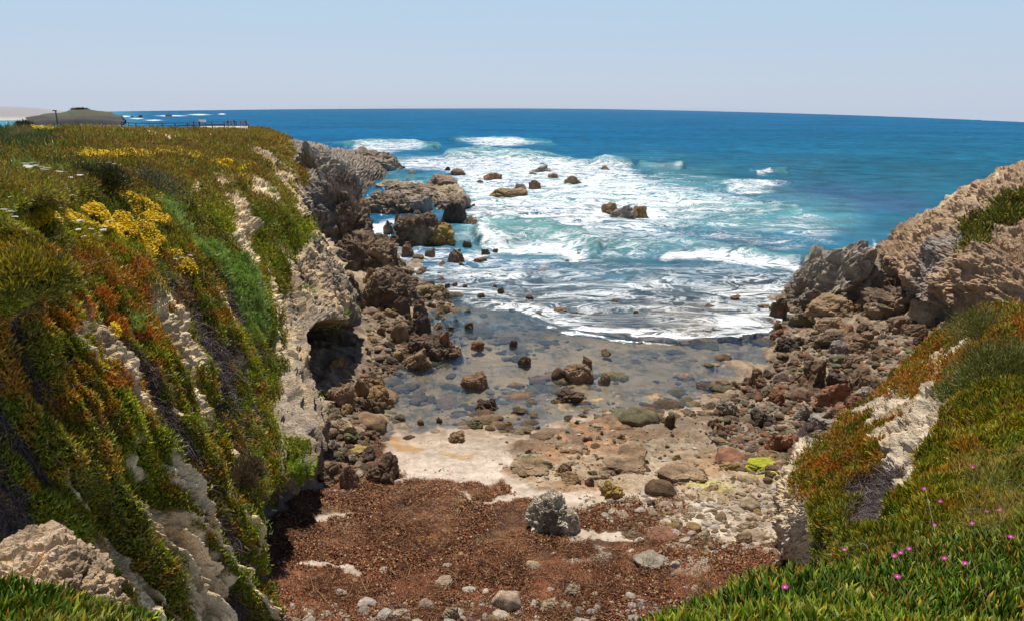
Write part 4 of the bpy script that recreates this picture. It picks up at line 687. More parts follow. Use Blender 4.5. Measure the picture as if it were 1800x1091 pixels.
S_ = [ # px, bottom py, width, height, kind, colour, label
 (1006,326,38,18,'block','b','pointed brown rock in the white foam, alone beyond the larger reef'),(898,351,92,25,'jag','b','long jagged brown reef rock in the white foam near the outer ledges'),(868,319,42,17,'block','b','low blocky rock in foam just off the outer ledge'),(940,332,26,16,'block','b','small square rock in the foam beside the long jagged reef'),
 (952,304,52,14,'jag','g','spiky grey reef farthest out in the white foam'),(935,310,24,8,'jag','g','flat grey rock just below the farthest spiky reef'),(972,315,30,11,'jag','b','low brown rock between the spiky reef and the pointed rock'),(1063,300,24,8,'jag','b','thin low rock farthest out at the edge of the foam'),(914,334,28,12,'jag','g','grey low rock behind the long jagged reef'),(844,323,18,7,'jag','b','tiny rock in foam between the ledges and the blocky rock'),
 (1073,376,48,22,'jag','b','flat brown half of the reef with birds amid the foam'),(1096,383,56,26,'jag','g','grey jagged middle of the reef amid the foam'),(1124,380,36,20,'jag','o','ochre end of the reef amid the foam'),
 (841,612,28,14,'block','r','small red brown block in the dark shallow water off the rock pile'),(902,606,15,12,'round','d','small dark rounded rock in calm water below the foam edge'),(922,640,28,17,'block','d','squat dark rock in calm water, left of the rock cluster'),(838,682,62,34,'block','b','big slanted brown block at the tip of the boulder pile in the pool'),
 (982,667,32,24,'round','d','round dark boulder at one end of the cluster in the pool'),(1014,672,62,38,'block','b','widest boulder of the cluster in the middle of the pool'),(1031,648,24,28,'block','b','upright boulder crowning the cluster in the pool'),(1062,673,30,20,'block','b','rounded boulder closing the cluster toward the open water'),(1065,623,24,12,'block','b','small brown rock in open shallow water above the cluster'),
 (857,724,50,28,'jag','d','craggy dark weed covered rock near the sand'),(1004,708,62,30,'jag','d','craggy low dark ridge just below the cluster of boulders'),(1125,752,88,44,'round','v','large domed dark boulder at the edge of the pool'),(1178,752,26,32,'jag','d','narrow craggy rock leaning on the large domed boulder'),(836,754,38,22,'block','v','olive block at the waterline beside the sand'),(861,757,22,12,'round','b','small rounded stone touching the olive block'),
 (893,752,20,16,'block','y','small yellow rock at the waterline'),(804,778,48,27,'jag','b','rough brown rock on the edge of the pale sand'),(772,742,13,23,'jag','d','thin upright dark rock in the shallows by the sand'),(739,748,20,13,'jag','b','small rough rock in the pool near the sand'),(703,739,22,13,'round','v','low rounded rock in the pool nearest the boulder pile'),
 (913,727,34,14,'jag','d','thin craggy strip of rock in the shallows'),(1270,690,44,22,'jag','k','black craggy rock at the water edge off the boulder field'),(1237,684,36,12,'slab','k','black flat rock lying in the shallows'),(1328,686,52,42,'jag','b','large pitted boulder at the water edge of the stony shore'),(1320,702,28,14,'round','k','small black boulder in front of the pitted boulder'),(1325,596,20,12,'jag','d','small rough rock in the shallows off the boulder field'),(1300,600,16,8,'jag','d','tiny rough rock beside another in the shallows'),
 (743,373,60,38,'block','g','dark pyramid rock on the outer ledges'),(800,391,56,40,'block','k','dark triangular rock at the seaward side of the ledges'),(775,431,78,46,'jag','y','yellow brown weed covered rock lowest of the ledge group'),(701,400,28,30,'block','d','dark lump at the landward end of the ledge group'),(684,414,28,34,'jag','b','brown rock touching the great dark outcrop'),(826,400,40,22,'jag','b','brown rock at the wave side of the ledge group'),
 (804,311,46,15,'jag','b','flat ledge farthest out into the foam'),(775,328,64,23,'slab','b','broad flat ledge second from the foam'),(735,346,78,28,'slab','b','broad pale brown ledge sloping to the water'),(790,356,68,30,'slab','c','cracked pale ledge above the dark pyramid rock'),(690,367,54,32,'slab','g','grey ledge next to the great dark outcrop'),(682,334,50,19,'slab','g','low grey ledge beyond the great outcrop'),(668,303,78,28,'jag','g','long grey ledge running out from the headland'),(620,300,60,36,'block','g','pale grey hump at the root of the long ledge'),
 (612,466,78,44,'jag','d','wide dark boulder at the foot of the great outcrop'),(655,456,44,32,'jag','d','dark boulder at the water side of the foot of the great outcrop'),(717,454,38,31,'block','b','rounded brown rock in the foam channel'),(757,454,26,21,'block','b','brown rock in the foam channel beside a larger one'),(800,464,40,28,'block','b','brown rock with a flat face in the broken foam'),(683,463,34,22,'block','d','dark rock between outcrop and foam channel'),
 (704,553,40,36,'block','d','tall dark boulder above the pool in the boulder pile'),(703,602,36,48,'round','b','tall rounded boulder standing in the boulder pile'),(741,588,38,40,'block','k','dark cube like boulder in the boulder pile'),(652,556,36,19,'round','b','smooth brown boulder in front of the small dark hollow'),(697,502,78,36,'jag','d','wide rough ridge of dark rock at the top of the boulder pile'),(742,527,86,30,'jag','b','wide low rock mass reaching toward the water'),
 (782,622,50,48,'jag','r','red brown rough block at the water side of the pile'),(735,650,70,44,'jag','b','broad rough rock mass at the pool edge'),(640,702,38,44,'block','b','fluted brown boulder below the sea cave'),(662,684,40,26,'block','b','brown boulder in the pool below the sea cave'),(600,724,76,58,'jag','b','large brown rock mass just below the sea cave'),(603,772,86,46,'jag','c','tan rock mass under the cliff foot'),(630,805,72,22,'jag','y','ochre low rock between tan rock mass and seaweed'),(616,862,44,48,'block','b','tan block overhanging a dark gap at the end of the cliff'),
 (670,845,26,30,'jag','y','ochre knob of rock at the edge of the pale sand'),(595,650,50,34,'jag','b','brown rock on the floor of the sea cave'),
 (960,829,32,20,'block','v','olive brown rock at the back of the row on the tan ledge'),(925,817,40,18,'slab','v','flat olive rock at the end of the row on the tan ledge'),(930,802,20,15,'block','o','small orange rock perched behind the flat olive rock'),(990,836,40,28,'block','b','dark brown block leaning on a paler block'),(1002,849,50,24,'block','b','brown block under the dark leaning block'),(1036,851,20,16,'block','b','small block at the foot of the leaning pair'),
 (1076,878,50,36,'jag','y','rough yellow brown boulder on the sand'),(1162,874,60,35,'round','d','dark rounded boulder on the sand'),(1144,888,17,15,'round','v','small olive stone in front of the dark rounded boulder'),(1285,833,46,25,'block','o','tan boulder beside the bright green algae'),(1314,851,42,22,'round','c','pale boulder in front of the algae covered slab'),(1289,846,14,13,'round','b','small brown stone under the tan boulder by the algae'),(1317,898,40,27,'round','c','smooth egg shaped olive grey boulder on the stony beach'),(1350,849,22,14,'round','b','brown stone beside the algae and the bluff'),
 (1112,950,46,21,'block','b','brown wedge shaped stone at the border of the seaweed'),(1160,957,62,15,'slab','r','long flat reddish slab at the border of the seaweed'),(1143,1002,68,28,'slab','g','tilted grey brown slab lying in the seaweed'),(1187,998,20,19,'round','p','pale stone at the end of the tilted slab'),(1240,991,36,16,'jag','p','angular pale grey stone in the seaweed'),(1183,930,25,14,'round','y','yellow stone among the cobbles'),(1307,955,42,23,'block','b','brown block against the pale foot of the bluff'),
 (937,1004,34,21,'round','c','rounded tan stone alone in the seaweed'),(1012,991,26,11,'round','p','pale flat stone in the seaweed between tan stone and slab'),(1007,1049,44,26,'block','c','bent brown stone low in the seaweed'),(969,1041,27,11,'round','p','flat cream stone above the large low stones'),(963,1077,54,28,'block','c','broad cracked tan stone near the bottom edge'),(893,1073,60,42,'round','c','largest rounded tan boulder near the bottom edge'),
 (644,1069,39,21,'round','p','pinkish white cobble at the left end of the bottom row'),(750,1073,37,23,'round','c','round tan cobble standing by itself above the bottom row'),(791,1090,40,27,'block','c','blocky tan cobble at the bottom edge'),(707,1088,40,18,'round','p','long pale cobble at the bottom edge'),(826,1044,33,15,'round','p','flat oval pale cobble on the seaweed'),(780,1030,44,17,'block','c','wedge shaped tan stone on the seaweed'),(875,1032,46,21,'block','k','dark brown stone just above the largest rounded boulder'),
 (785,998,18,10,'round','p','small white pebble in the middle of the seaweed'),(600,1046,32,14,'block','p','pale wedge stone near the shaded cliff foot'),(672,1009,30,11,'jag','p','white crumbled stone in the middle of the seaweed'),(818,890,35,15,'block','o','ochre stone at the border of seaweed and sand'),(543,1097,30,18,'round','p','white cobble cut by the bottom edge beside the slope'),(490,1098,40,17,'jag','p','pale rough stone at the bottom edge touching the slope'),
 (1366,562,42,42,'block','d','dark boulder standing in the foam at the corner of the boulder field'),(1385,624,62,36,'block','k','black flat topped block at the water edge'),(1455,562,104,48,'block','b','wide wedge shaped boulder in front of the great grey boulder'),(1633,570,96,56,'block','c','pale ribbed boulder at the foot of the rocky point'),(1668,598,54,38,'block','c','pale boulder below the ribbed one beside the bluff'),(1510,620,86,48,'block','b','broad brown boulder in the middle of the boulder field'),(1552,642,58,36,'block','b','pointed brown boulder beside the bluff'),
 (1560,522,58,44,'jag','d','dark boulder between the great grey boulder and the rocky point'),(1478,684,54,33,'slab','k','square edged dark block in the stony shore'),(1520,684,50,34,'block','b','brown boulder next to the square edged block'),(1408,706,38,26,'round','b','rounded brown boulder in the stony shore'),(1411,738,38,32,'block','g','grey angular block in the stony shore'),(1453,748,64,26,'slab','g','wide flat dark grey slab in the stony shore'),(1435,778,38,29,'block','g','grey brown boulder beside the ice plant'),(1415,800,52,27,'round','g','smooth greenish grey boulder lowest by the bluff'),(1500,718,36,27,'block','b','grey brown boulder under the orange ice plant'),
 (1600,490,60,36,'jag','d','dark rock at the sea end of the gully behind the great boulder'),(1450,600,54,30,'jag','d','dark rough boulder beside the broad brown one'),(1475,652,58,34,'jag','v','pitted olive brown rock above the square block'),(1580,590,60,40,'jag','b','brown rock mass leaning to the ribbed boulder')]
for s in S_:
    x, y, w_, h_, k, c, lb = s
    if y < 470 and x > 840: grp = G1
    elif y < 470: grp = G6
    elif x < 800 and y < 880: grp = G3
    elif x > 1340 and y < 810: grp = G4
    elif y > 815: grp = G5
    else: grp = G2
    rock(x, y, w_, h_, k, c, lb, grp, 'boulder' if w_ > 34 else 'rock', dr={'slab': 1.0, 'jag': .85}.get(k, .75))
for x, y, w_, h_ in [(1017,449,14,6),(997,461,14,6),(1047,453,13,5),(1020,467,26,8),(1022,484,20,8),(955,479,26,8),(930,527,24,9),(1118,553,14,9),(1247,541,22,8),(1293,524,24,8),(1253,556,14,7),(1337,543,16,9),(858,411,12,8),(883,420,18,7),(822,434,20,12),(808,443,10,7),(853,449,20,14),(871,445,14,12),(845,462,36,12),(777,468,20,12),(811,470,16,12),(695,430,24,10),(679,422,10,8),(833,492,20,8),(800,503,14,8),(817,506,14,7),(832,364,10,8),(858,381,30,6),(1260,568,12,6),(1255,582,18,7),(1240,585,16,6),(1300,592,8,8),(945,555,20,8),(1010,552,20,6),(985,548,40,7),(1080,530,22,5),(870,505,12,6),(880,515,16,10),(845,523,22,10),(826,578,26,15),(822,550,16,8),(1355,545,14,10),(900,548,16,6),(1160,560,10,5)]:
    rock(x, y, w_, h_, 'jag', 'b' if rng.random() < .6 else 'd', f"small {'brown' if x % 2 else 'dark'} {'wide' if w_ > 19 else 'round' if h_ > 9 else 'low'} rock awash {'by the outer ledges' if y < 440 and x < 900 else 'in the foam channel' if x < 900 and y < 475 else 'off the boulder pile' if x < 900 else 'in the wave trough' if y < 500 else 'amid the last foam' if x < 1150 else 'near the stony shore'}", 'small rocks awash in the cove', 'rock', dr=.8)
# great masses
def mass(name, px, pyb, w, h, seed, colf, label, sub=6, dr=.8, z=None, sc=.8, amp=.14, kd='block', shape=None):
    p, W_, D_, H_ = dims(px, pyb, w, h, dr, z); P, Fc = rock_shape(seed, sub, kd); nn = P / np.linalg.norm(P, axis=1, keepdims=True); P = P * np.array([W_ / 2, D_ / 2, H_ * 1.08]) 
    if shape: P = shape(P, W_, D_, H_)
    az = math.atan2(p[0], p[1]); c, s = math.cos(-az), math.sin(-az); R2 = np.array([[c, -s, 0], [s, c, 0], [0, 0, 1]]); P = P @ R2.T; nn = nn @ R2.T; Wl = P + p
    amp = amp * min(W_, H_ * 1.5); P = P + nn * (rockify(Wl, nn, amp, sc, seed) + rockify(Wl, nn, amp * .4, sc * 2.6, seed + 4) + .3 * amp * fbm(Wl, sc * 3, 4, seed + 9, ridge=True))[:, None]; Wl = P + p
    col = colf(Wl, *pix(Wl)); o = mesh_np(name, P, Fc, M_ROCKV, np.clip(col, .01, .8), smooth=False); o.location = p - np.array([0, 0, .08 * H_]); return tag(o, label, 'rock outcrop')
def c_dark(Pw, px, py):
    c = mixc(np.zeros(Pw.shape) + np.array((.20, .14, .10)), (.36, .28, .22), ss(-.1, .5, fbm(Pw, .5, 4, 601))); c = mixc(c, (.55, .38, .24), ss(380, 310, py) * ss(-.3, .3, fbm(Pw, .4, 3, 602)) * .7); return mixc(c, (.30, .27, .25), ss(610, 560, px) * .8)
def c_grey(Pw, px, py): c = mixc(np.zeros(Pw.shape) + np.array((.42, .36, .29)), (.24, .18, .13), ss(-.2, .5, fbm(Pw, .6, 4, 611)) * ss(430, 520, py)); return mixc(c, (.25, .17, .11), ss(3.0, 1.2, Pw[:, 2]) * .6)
def c_tan(Pw, px, py): return mixc(np.zeros(Pw.shape) + np.array((.18, .125, .085)), (.34, .24, .155), ss(-.1, .5, fbm(Pw, .7, 4, 621)))
def c_shelf(Pw, px, py): return mixc(np.zeros(Pw.shape) + np.array((.36, .28, .205)), (.20, .15, .11), ss(-.1, .5, fbm(Pw, .5, 4, 651)))
def c_plat(Pw, px, py): c = mixc(np.zeros(Pw.shape) + np.array((.29, .19, .11)), (.42, .30, .19), ss(-.2, .5, fbm(Pw, 1.2, 4, 661))); return mixc(c, (.20, .14, .09), ss(.1, .5, fbm(Pw, 2.2, 4, 662)) * .7)
def c_alg(Pw, px, py): return mixc(c_plat(Pw, px, py), (.52, .52, .04), ss(-.5, .1, fbm(Pw, 1.0, 4, 663)))
def c_white(Pw, px, py): return mixc(np.zeros(Pw.shape) + np.array((.78, .68, .53)), (.44, .36, .27), ss(-.1, .5, fbm(Pw, 1.6, 4, 631)))
def c_ledge(Pw, px, py): return mixc(np.zeros(Pw.shape) + np.array((.74, .55, .36)), (.46, .33, .21), ss(-.1, .5, fbm(Pw, 1.6, 4, 641)))
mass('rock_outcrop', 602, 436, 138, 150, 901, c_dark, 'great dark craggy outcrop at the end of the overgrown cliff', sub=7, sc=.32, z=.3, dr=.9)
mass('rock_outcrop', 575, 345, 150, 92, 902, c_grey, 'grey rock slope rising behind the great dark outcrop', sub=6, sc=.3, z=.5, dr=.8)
mass('rock_outcrop', 612, 548, 66, 78, 903, c_tan, 'dark rock mass above the small hollow beside the boulder pile', sub=6, sc=.9)
mass('rock_outcrop', 660, 540, 54, 62, 904, c_tan, 'rounded dark rock mass at the water side of the small hollow', sub=6, sc=.9)
mass('rock_outcrop', 1450, 548, 190, 178, 975, c_grey, 'great grey boulder standing at the water side of the boulder field', sub=7, sc=.55, dr=.75, kd='block', amp=.075, shape=lambda P, W_, D_, H_: np.stack([P[:, 0] * (1 - .0 * P[:, 2]) + np.where(P[:, 0] > 0, .10 * P[:, 2], 0), P[:, 1], np.maximum(P[:, 2], 0) * (.66 + .40 * np.clip(P[:, 0] / W_ * 2 + .3, -.7, .7)) + np.minimum(P[:, 2], 0)], 1))
mass('rock_ledge', 735, 352, 150, 40, 921, c_shelf, 'broad tan rock ledge running out to the foam beyond the great outcrop', sub=6, sc=.5, z=.0, dr=1.2)
mass('rock_ledge', 690, 376, 95, 44, 922, c_shelf, 'tan ledge between the great outcrop and the dark pyramid rock', sub=6, sc=.5, z=.0, dr=1.1)
mass('rock_ledge', 795, 372, 86, 34, 923, c_shelf, 'cracked ledge behind the dark triangular rock', sub=6, sc=.5, z=.0, dr=1.)
mass('rock_ledge', 740, 432, 120, 62, 924, c_tan, 'rough brown rock mass under the dark pyramid rock', sub=6, sc=.6, z=.0, dr=.8)
mass('rock_ledge', 645, 478, 140, 74, 925, c_tan, 'wide brown boulder mass below the great dark outcrop', sub=6, sc=.6, dr=.8)
mass('rock_ledge', 640, 302, 140, 44, 926, c_shelf, 'long grey brown ledge reaching seaward from the cliff end', sub=6, sc=.3, z=.0, dr=.8)
mass('rock_ledge', 690, 545, 120, 74, 927, c_tan, 'rough rock mass in the upper boulder pile', sub=6, sc=.8)
mass('rock_ledge', 760, 640, 110, 60, 928, c_tan, 'rough reddish brown rock mass between pile and pool', sub=6, sc=.8)
mass('rock_ledge', 1590, 560, 150, 76, 929, c_tan, 'brown rock mass in the gully below the rocky point', sub=6, sc=.6)
mass('rock_ledge', 1470, 620, 110, 46, 930, c_tan, 'rough brown rock mass in the middle of the stony shore', sub=6, sc=.8)
mass('split_boulder', 964, 943, 84, 84, 956, c_white, 'broad grey boulder with a pale top standing in the seaweed', sub=7, sc=1.5, dr=.8, kd='round', amp=.17)
mass('split_boulder', 1000, 940, 38, 56, 957, c_white, 'smaller grey boulder leaning on the broad grey boulder in the seaweed', sub=6, sc=1.8, dr=1., kd='round', amp=.15)
# near rock ledge at the bottom corner
def ledge(px, py, r, w, h, seed, label):
    p = R(px, py, r); P, Fc = rock_shape(seed, 7, 'block'); nn = P / np.linalg.norm(P, axis=1, keepdims=True); P = P * np.array([w, w * .7, h]); Wl = P + p
    P = P + nn * (rockify(Wl, nn, .22, 1.6, seed) + .05 * fbm(Wl, 5, 4, seed, ridge=True))[:, None]; o = mesh_np('rock_ledge', P, Fc, M_CLIFF, c_ledge(P + p, 0, 0), smooth=False); o.location = p; return tag(o, label, 'rock ledge')
ledge(25, 1085, 8.6, 1.30, .78, 911, 'pale crumbly rock ledge in the bottom corner below the overgrown slope')
ledge(150, 1100, 8.3, .55, .42, 912, 'pale rock step at the lower end of the crumbly ledge')
# random fill of boulders and cobbles
def word_label(x, y, s, kd, ck, what, place, spots, sizes):
    szw = 'large' if s > sizes[1] else 'middling' if s > sizes[0] else 'small'; cw = {'d': 'dark brown', 'b': 'brown', 'o': 'ochre', 'g': 'grey', 'p': 'pale', 'r': 'red brown', 'c': 'tan', 'y': 'yellow', 'k': 'blackish', 'v': 'olive'}[ck]; kw = {'block': 'blocky', 'jag': 'craggy', 'round': 'rounded', 'slab': 'flat'}[kd]
    sp = min(spots, key=lambda q: (q[0] - x) ** 2 + (q[1] - y) ** 2)[2]; return f'{szw} {cw} {kw} {what} {place} {sp}'
def zone(poly, n, kind_p, size, cols, label, group, cat, hr=(.45, .8), up_=0., name=None, zmin=-.25, spots=None, sizes=(.8, 1.4), what='boulder'):
    pts = np.array(poly); k = 0; placed = []; tries = 0
    while k < n and tries < n * 40:
        tries += 1; x = rng.uniform(pts[:, 0].min(), pts[:, 0].max()); y = rng.uniform(pts[:, 1].min(), pts[:, 1].max())
        if inpoly(np.array([x]), np.array([y]), poly, .5)[0] < .5: continue
        p = ground_hit(x, y); s = size[0] * (size[1] / size[0]) ** (rng.random() ** 1.7)
        if p[2] < zmin: continue
        p[2] = max(p[2], -.25)
        if any((p[0] - q[0]) ** 2 + (p[1] - q[1]) ** 2 < (.36 * (s + q[2])) ** 2 for q in placed): continue
        placed.append((p[0], p[1], s)); kd = rng.choice(list(kind_p), p=list(kind_p.values())); ck = cols[rng.integers(len(cols))]; a = s * rng.uniform(.75, 1.2); b = s * rng.uniform(.6, 1.); hh = s * rng.uniform(*hr) * (.6 if kd == 'slab' else 1)
        put(kd, name or ({'block': 'boulder', 'jag': 'boulder', 'round': 'cobble', 'slab': 'rock_slab'}[kd] if s > .75 else 'rock'), p + np.array([0, 0, -.12 * hh + up_]), a / 2, b / 2, hh * (.62 if kd == 'round' else .8), ck, word_label(x, y, s, kd, ck, what, label, spots, sizes), cat, group, tilt=.22); k += 1
for q_ in [(1000,800,64,14,941,'low cracked tan rock shelf between the olive rocks and the dark domed boulder'),(1110,812,70,16,942,'small brown rock shelf in the middle of the wet shore'),(930,842,80,16,943,'small pale tan shelf beside the sand'),(1090,842,90,14,945,'flat tan rock shelf just above the sand and cobbles'),(1200,860,100,12,946,'flat pale shelf streaked with green algae'),(1350,838,85,16,947,'low slab covered in bright green algae beside the bluff')]:
    mass('rock_shelf', q_[0], q_[1], q_[2], q_[3], q_[4], c_alg if q_[4] == 947 else c_plat, q_[5], sub=6, sc=1.3, dr=1.1, kd='slab', amp=.13)
ZL = [(645,500),(690,465),(790,480),(815,560),(810,650),(740,670),(690,650),(665,700),(650,790),(680,840),(570,850),(545,760),(565,695),(625,695),(648,620)]
ZR = [(1345,545),(1440,520),(1600,470),(1700,560),(1600,700),(1490,760),(1400,850),(1290,820),(1240,760),(1290,680),(1360,650)]
zone(ZL, 150, {'block': .45, 'jag': .4, 'round': .15}, (.5, 2.3), ['d', 'b', 'b', 'v', 'o', 'k'], 'in the pile', 'loose boulders of the pile under the cliff', 'boulder', spots=[(600,560,'above the sea cave'),(690,500,'by the surf'),(760,520,'at the foam'),(650,600,'beside the cave mouth'),(720,600,'above the pool'),(790,600,'at the water side'),(600,700,'below the cave'),(640,720,'at the pool'),(570,800,'against the pale cliff foot'),(640,810,'beside the sand')])
zone(ZR, 190, {'block': .5, 'jag': .35, 'round': .05, 'slab': .1}, (.5, 2.5), ['d', 'b', 'b', 'd', 'g', 'k', 'v', 'r', 'b'], 'of the stony shore', 'loose boulders of the stony shore', 'boulder', spots=[(1400,560,'by the foam'),(1480,560,'under the great boulder'),(1600,520,'in the gully'),(1640,600,'below the rocky point'),(1550,650,'under the orange ice plant'),(1450,650,'in its middle'),(1350,660,'at the water edge'),(1300,720,'in the shallows'),(1300,790,'near the algae'),(1400,740,'half way down'),(1480,730,'at the bluff foot'),(1400,820,'beside the bluff tip')])
zone([(1080,872),(1180,880),(1390,850),(1390,975),(1300,960),(1200,965),(1110,945),(1060,910)], 175, {'round': .6, 'slab': .2, 'block': .2}, (.22, .85), ['c', 'p', 'b', 'c', 'c', 'o', 'p'], 'on the bank', 'cobbles of the beach bank', 'cobble', hr=(.3, .6), name='cobble', what='cobble', sizes=(.25, .42), spots=[(1100,885,'near the yellow boulder'),(1180,890,'near the dark round boulder'),(1270,880,'near the egg shaped boulder'),(1360,880,'under the bluff'),(1120,935,'by the wedge shaped stone'),(1200,940,'amid the seaweed edge'),(1290,940,'by the brown block'),(1370,950,'against the pale bluff foot')])
zone([(460,1068),(700,1060),(1180,1058),(1230,1100),(460,1110)], 140, {'round': .8, 'block': .2}, (.16, .58), ['p', 'p', 'c', 'g'], 'in the lowest row', 'pale cobbles along the bottom of the beach', 'pebble', hr=(.3, .6), name='pebble', what='pebble', sizes=(.18, .3), spots=[(500,1090,'touching the slope'),(600,1085,'near the pinkish cobble'),(700,1085,'near the long pale cobble'),(800,1085,'near the blocky cobble'),(900,1085,'by the largest boulder'),(990,1085,'by the cracked stone'),(1090,1080,'before the turf'),(1180,1075,'under the turf brink')])
zone([(840,985),(1300,980),(1230,1060),(850,1060)], 50, {'round': .8, 'block': .2}, (.14, .42), ['p', 'p', 'c'], 'scattered on seaweed', 'pale cobbles scattered on the seaweed', 'pebble', hr=(.3, .6), name='pebble', what='pebble', sizes=(.15, .24), spots=[(880,1000,'by the lone tan stone'),(980,1010,'by the pale flat stone'),(1100,1020,'below the tilted slab'),(1220,1010,'by the angular grey stone'),(900,1050,'above the largest boulder'),(1050,1050,'by the bent stone'),(1180,1050,'before the turf')])
zone([(860,735),(1000,700),(1280,700),(1380,820),(1280,870),(920,850)], 190, {'round': .15, 'block': .45, 'jag': .4}, (.2, .95), ['c', 'o', 'b', 'b', 'v', 'd'], 'on wet shelf', 'stones on the wet rock shelf', 'rock', hr=(.3, .5), what='stone', sizes=(.25, .4), spots=[(950,760,'at the waterline'),(1100,760,'by the domed boulder'),(1230,760,'in the shallows'),(950,840,'by the sand'),(1100,840,'by the yellow boulder'),(1200,840,'near the streaked algae'),(1300,800,'above the bright algae'),(1050,800,'in the middle'),(1330,850,'by the tan boulder')])
zone([(575,470),(660,440),(672,380),(660,320),(720,300),(800,300),(830,345),(845,395),(800,440),(700,450),(720,480),(640,500)], 70, {'block': .5, 'jag': .5}, (1.0, 3.6), ['d', 'b', 'b', 'k', 'g'], 'of the outer reef', 'crowded rocks of the outer reef', 'rock', hr=(.3, .6), zmin=-9, name='reef_rock', what='rock', sizes=(1.6, 2.5), spots=[(600,470,'at the cliff foot'),(650,440,'below the great outcrop'),(700,440,'at the foam channel'),(680,370,'beside the great outcrop'),(740,400,'under the dark pyramid rock'),(800,420,'at the yellow brown rock'),(830,390,'by the dark triangular rock'),(740,330,'on the broad ledge'),(800,320,'at the foam end'),(690,310,'by the long grey ledge'),(790,360,'on the cracked ledge')])
# uncountable small stones and weed
def many(name, mask, n, size, cols, mat, zoff=0., flat=.6, sub=2):
    bm = bmesh.new(); bmesh.ops.create_icosphere(bm, subdivisions=sub, radius=1); V0 = np.array([v.co[:] for v in bm.verts]); F0 = np.array([[v.index for v in f.verts] for f in bm.faces]); bm.free()
    S = dict(P=BP, n=np.zeros(BP.shape) + np.array([0, 0, 1.]), px=pix(BP)[0], py=pix(BP)[1]); Q, nn, i, j = sample(S, mask, n); s = size[0] * (size[1] / size[0]) ** (rng.random(n) ** 2.2)
    th = rng.uniform(0, 6.28, n); c, sn = np.cos(th), np.sin(th); sc = np.stack([s * rng.uniform(.8, 1.4, n), s * rng.uniform(.6, 1, n), s * flat * rng.uniform(.6, 1.1, n)], 1) / 2; bumpy = 1 + .22 * (_h(np.arange(n)[:, None] * 7 + np.zeros((1, len(V0)), int), np.arange(len(V0))[None] + np.zeros((n, 1), int), np.zeros((n, len(V0)), int), 5) - .5)
    L = V0[None] * sc[:, None] * bumpy[..., None]; X = L[..., 0] * c[:, None] - L[..., 1] * sn[:, None]; Y = L[..., 0] * sn[:, None] + L[..., 1] * c[:, None]; V = np.stack([X, Y, L[..., 2]], -1) + Q[:, None] + np.array([0, 0, zoff])
    cc = np.array(cols)[rng.integers(0, len(cols), n)] * rng.uniform(.7, 1.25, (n, 1)); o = mesh_np(name, V.reshape(-1, 3), (np.arange(n)[:, None, None] * len(V0) + F0[None]).reshape(-1, 3), mat, np.clip(np.repeat(cc[:, None], len(V0), 1).reshape(-1, 3), 0, .8)); return tag(o, kind='stuff')
gpx, gpy = pix(BP)
mrub = (inpoly(gpx, gpy, ZL, 8) + inpoly(gpx, gpy, ZR, 8)) * (BP[..., 2] > -.15)
many('rubble', mrub, 9000, (.10, .55), [RK['b'], RK['d'], RK['g'], RK['v'], RK['d'], RK['r']], M_ROCKV)
many('pebbles', inpoly(gpx, gpy, [(1020,870),(1390,840),(1400,980),(1200,975),(1040,930)], 14) + .5 * inpoly(gpx, gpy, [(440,1050),(1250,1050),(1250,1120),(440,1120)], 14) + .35 * BPL + .03, 5200, (.05, .22), [RK['c'], RK['p'], RK['b'], RK['g'], RK['o']], M_ROCKV)
shm = ((BP[..., 2] < .1) & (BP[..., 2] > -1.2)) * (gpx > 640) * (gpx < 1360) * ss(-.35, .45, fbm(BP, .45, 4, 711))
many('shallow_stones', shm, 500, (.5, 1.5), [RK['d'], RK['b'], RK['v']], M_ROCKV, -.02, .42, 3)
many('shallow_stones', shm, 6500, (.08, .55), [RK['b'], RK['v'], RK['o'], RK['d'], RK['c']], M_ROCKV, -.04, .5)
# seaweed flakes
S = dict(P=BP, n=np.zeros(BP.shape) + np.array([0, 0, 1.]), px=gpx, py=gpy); n = 130000; Q, nn, i, j = sample(S, BWR * (.35 + .65 * ss(-.4, .4, fbm(BP, 1.4, 4, 701))) + .05 * BSA * ss(.1, .6, fbm(BP, 1.1, 4, 702)), n); nd = nn + rng.normal(size=Q.shape) * .55; nd /= np.linalg.norm(nd, axis=1, keepdims=True)
cc = 1.15 * np.array([WRACK, (.17, .06, .025), (.07, .03, .018), (.34, .19, .09), (.13, .045, .02), (.22, .09, .04)])[rng.integers(0, 6, n)] * rng.uniform(.7, 1.3, (n, 1)); m = rng.random(n) < .02; cc[m] = (.55, .42, .3)
V, Fc, Cv = discs(Q + np.array([0, 0, .015]) + nn * .04 * rng.random((n, 1)), nd, rng.uniform(.009, .03, n) * (1 + .8 * np.clip(fbm(Q, .8, 3, 705), -.5, 1)), cc, 4, .2); tag(mesh_np('seaweed', V, Fc, M_DRY, Cv, smooth=False), kind='stuff')

n = 14000; Q, nn, i, j = sample(S, BWR * ss(-.1, .5, fbm(BP, 1.0, 4, 703)), n); cc = np.array([(.07, .03, .018), (.15, .06, .025), (.30, .17, .09)])[rng.integers(0, 3, n)] * rng.uniform(.6, 1.3, (n, 1))
V, Fc, Cv = strands(Q + np.array([0, 0, .05]), rng.normal(size=Q.shape) * np.array([1, 1, .25]), rng.uniform(.10, .38, n), np.full(n, .010), cc, .25); tag(mesh_np('seaweed', V, Fc, M_DRY, Cv, smooth=False), kind='stuff')

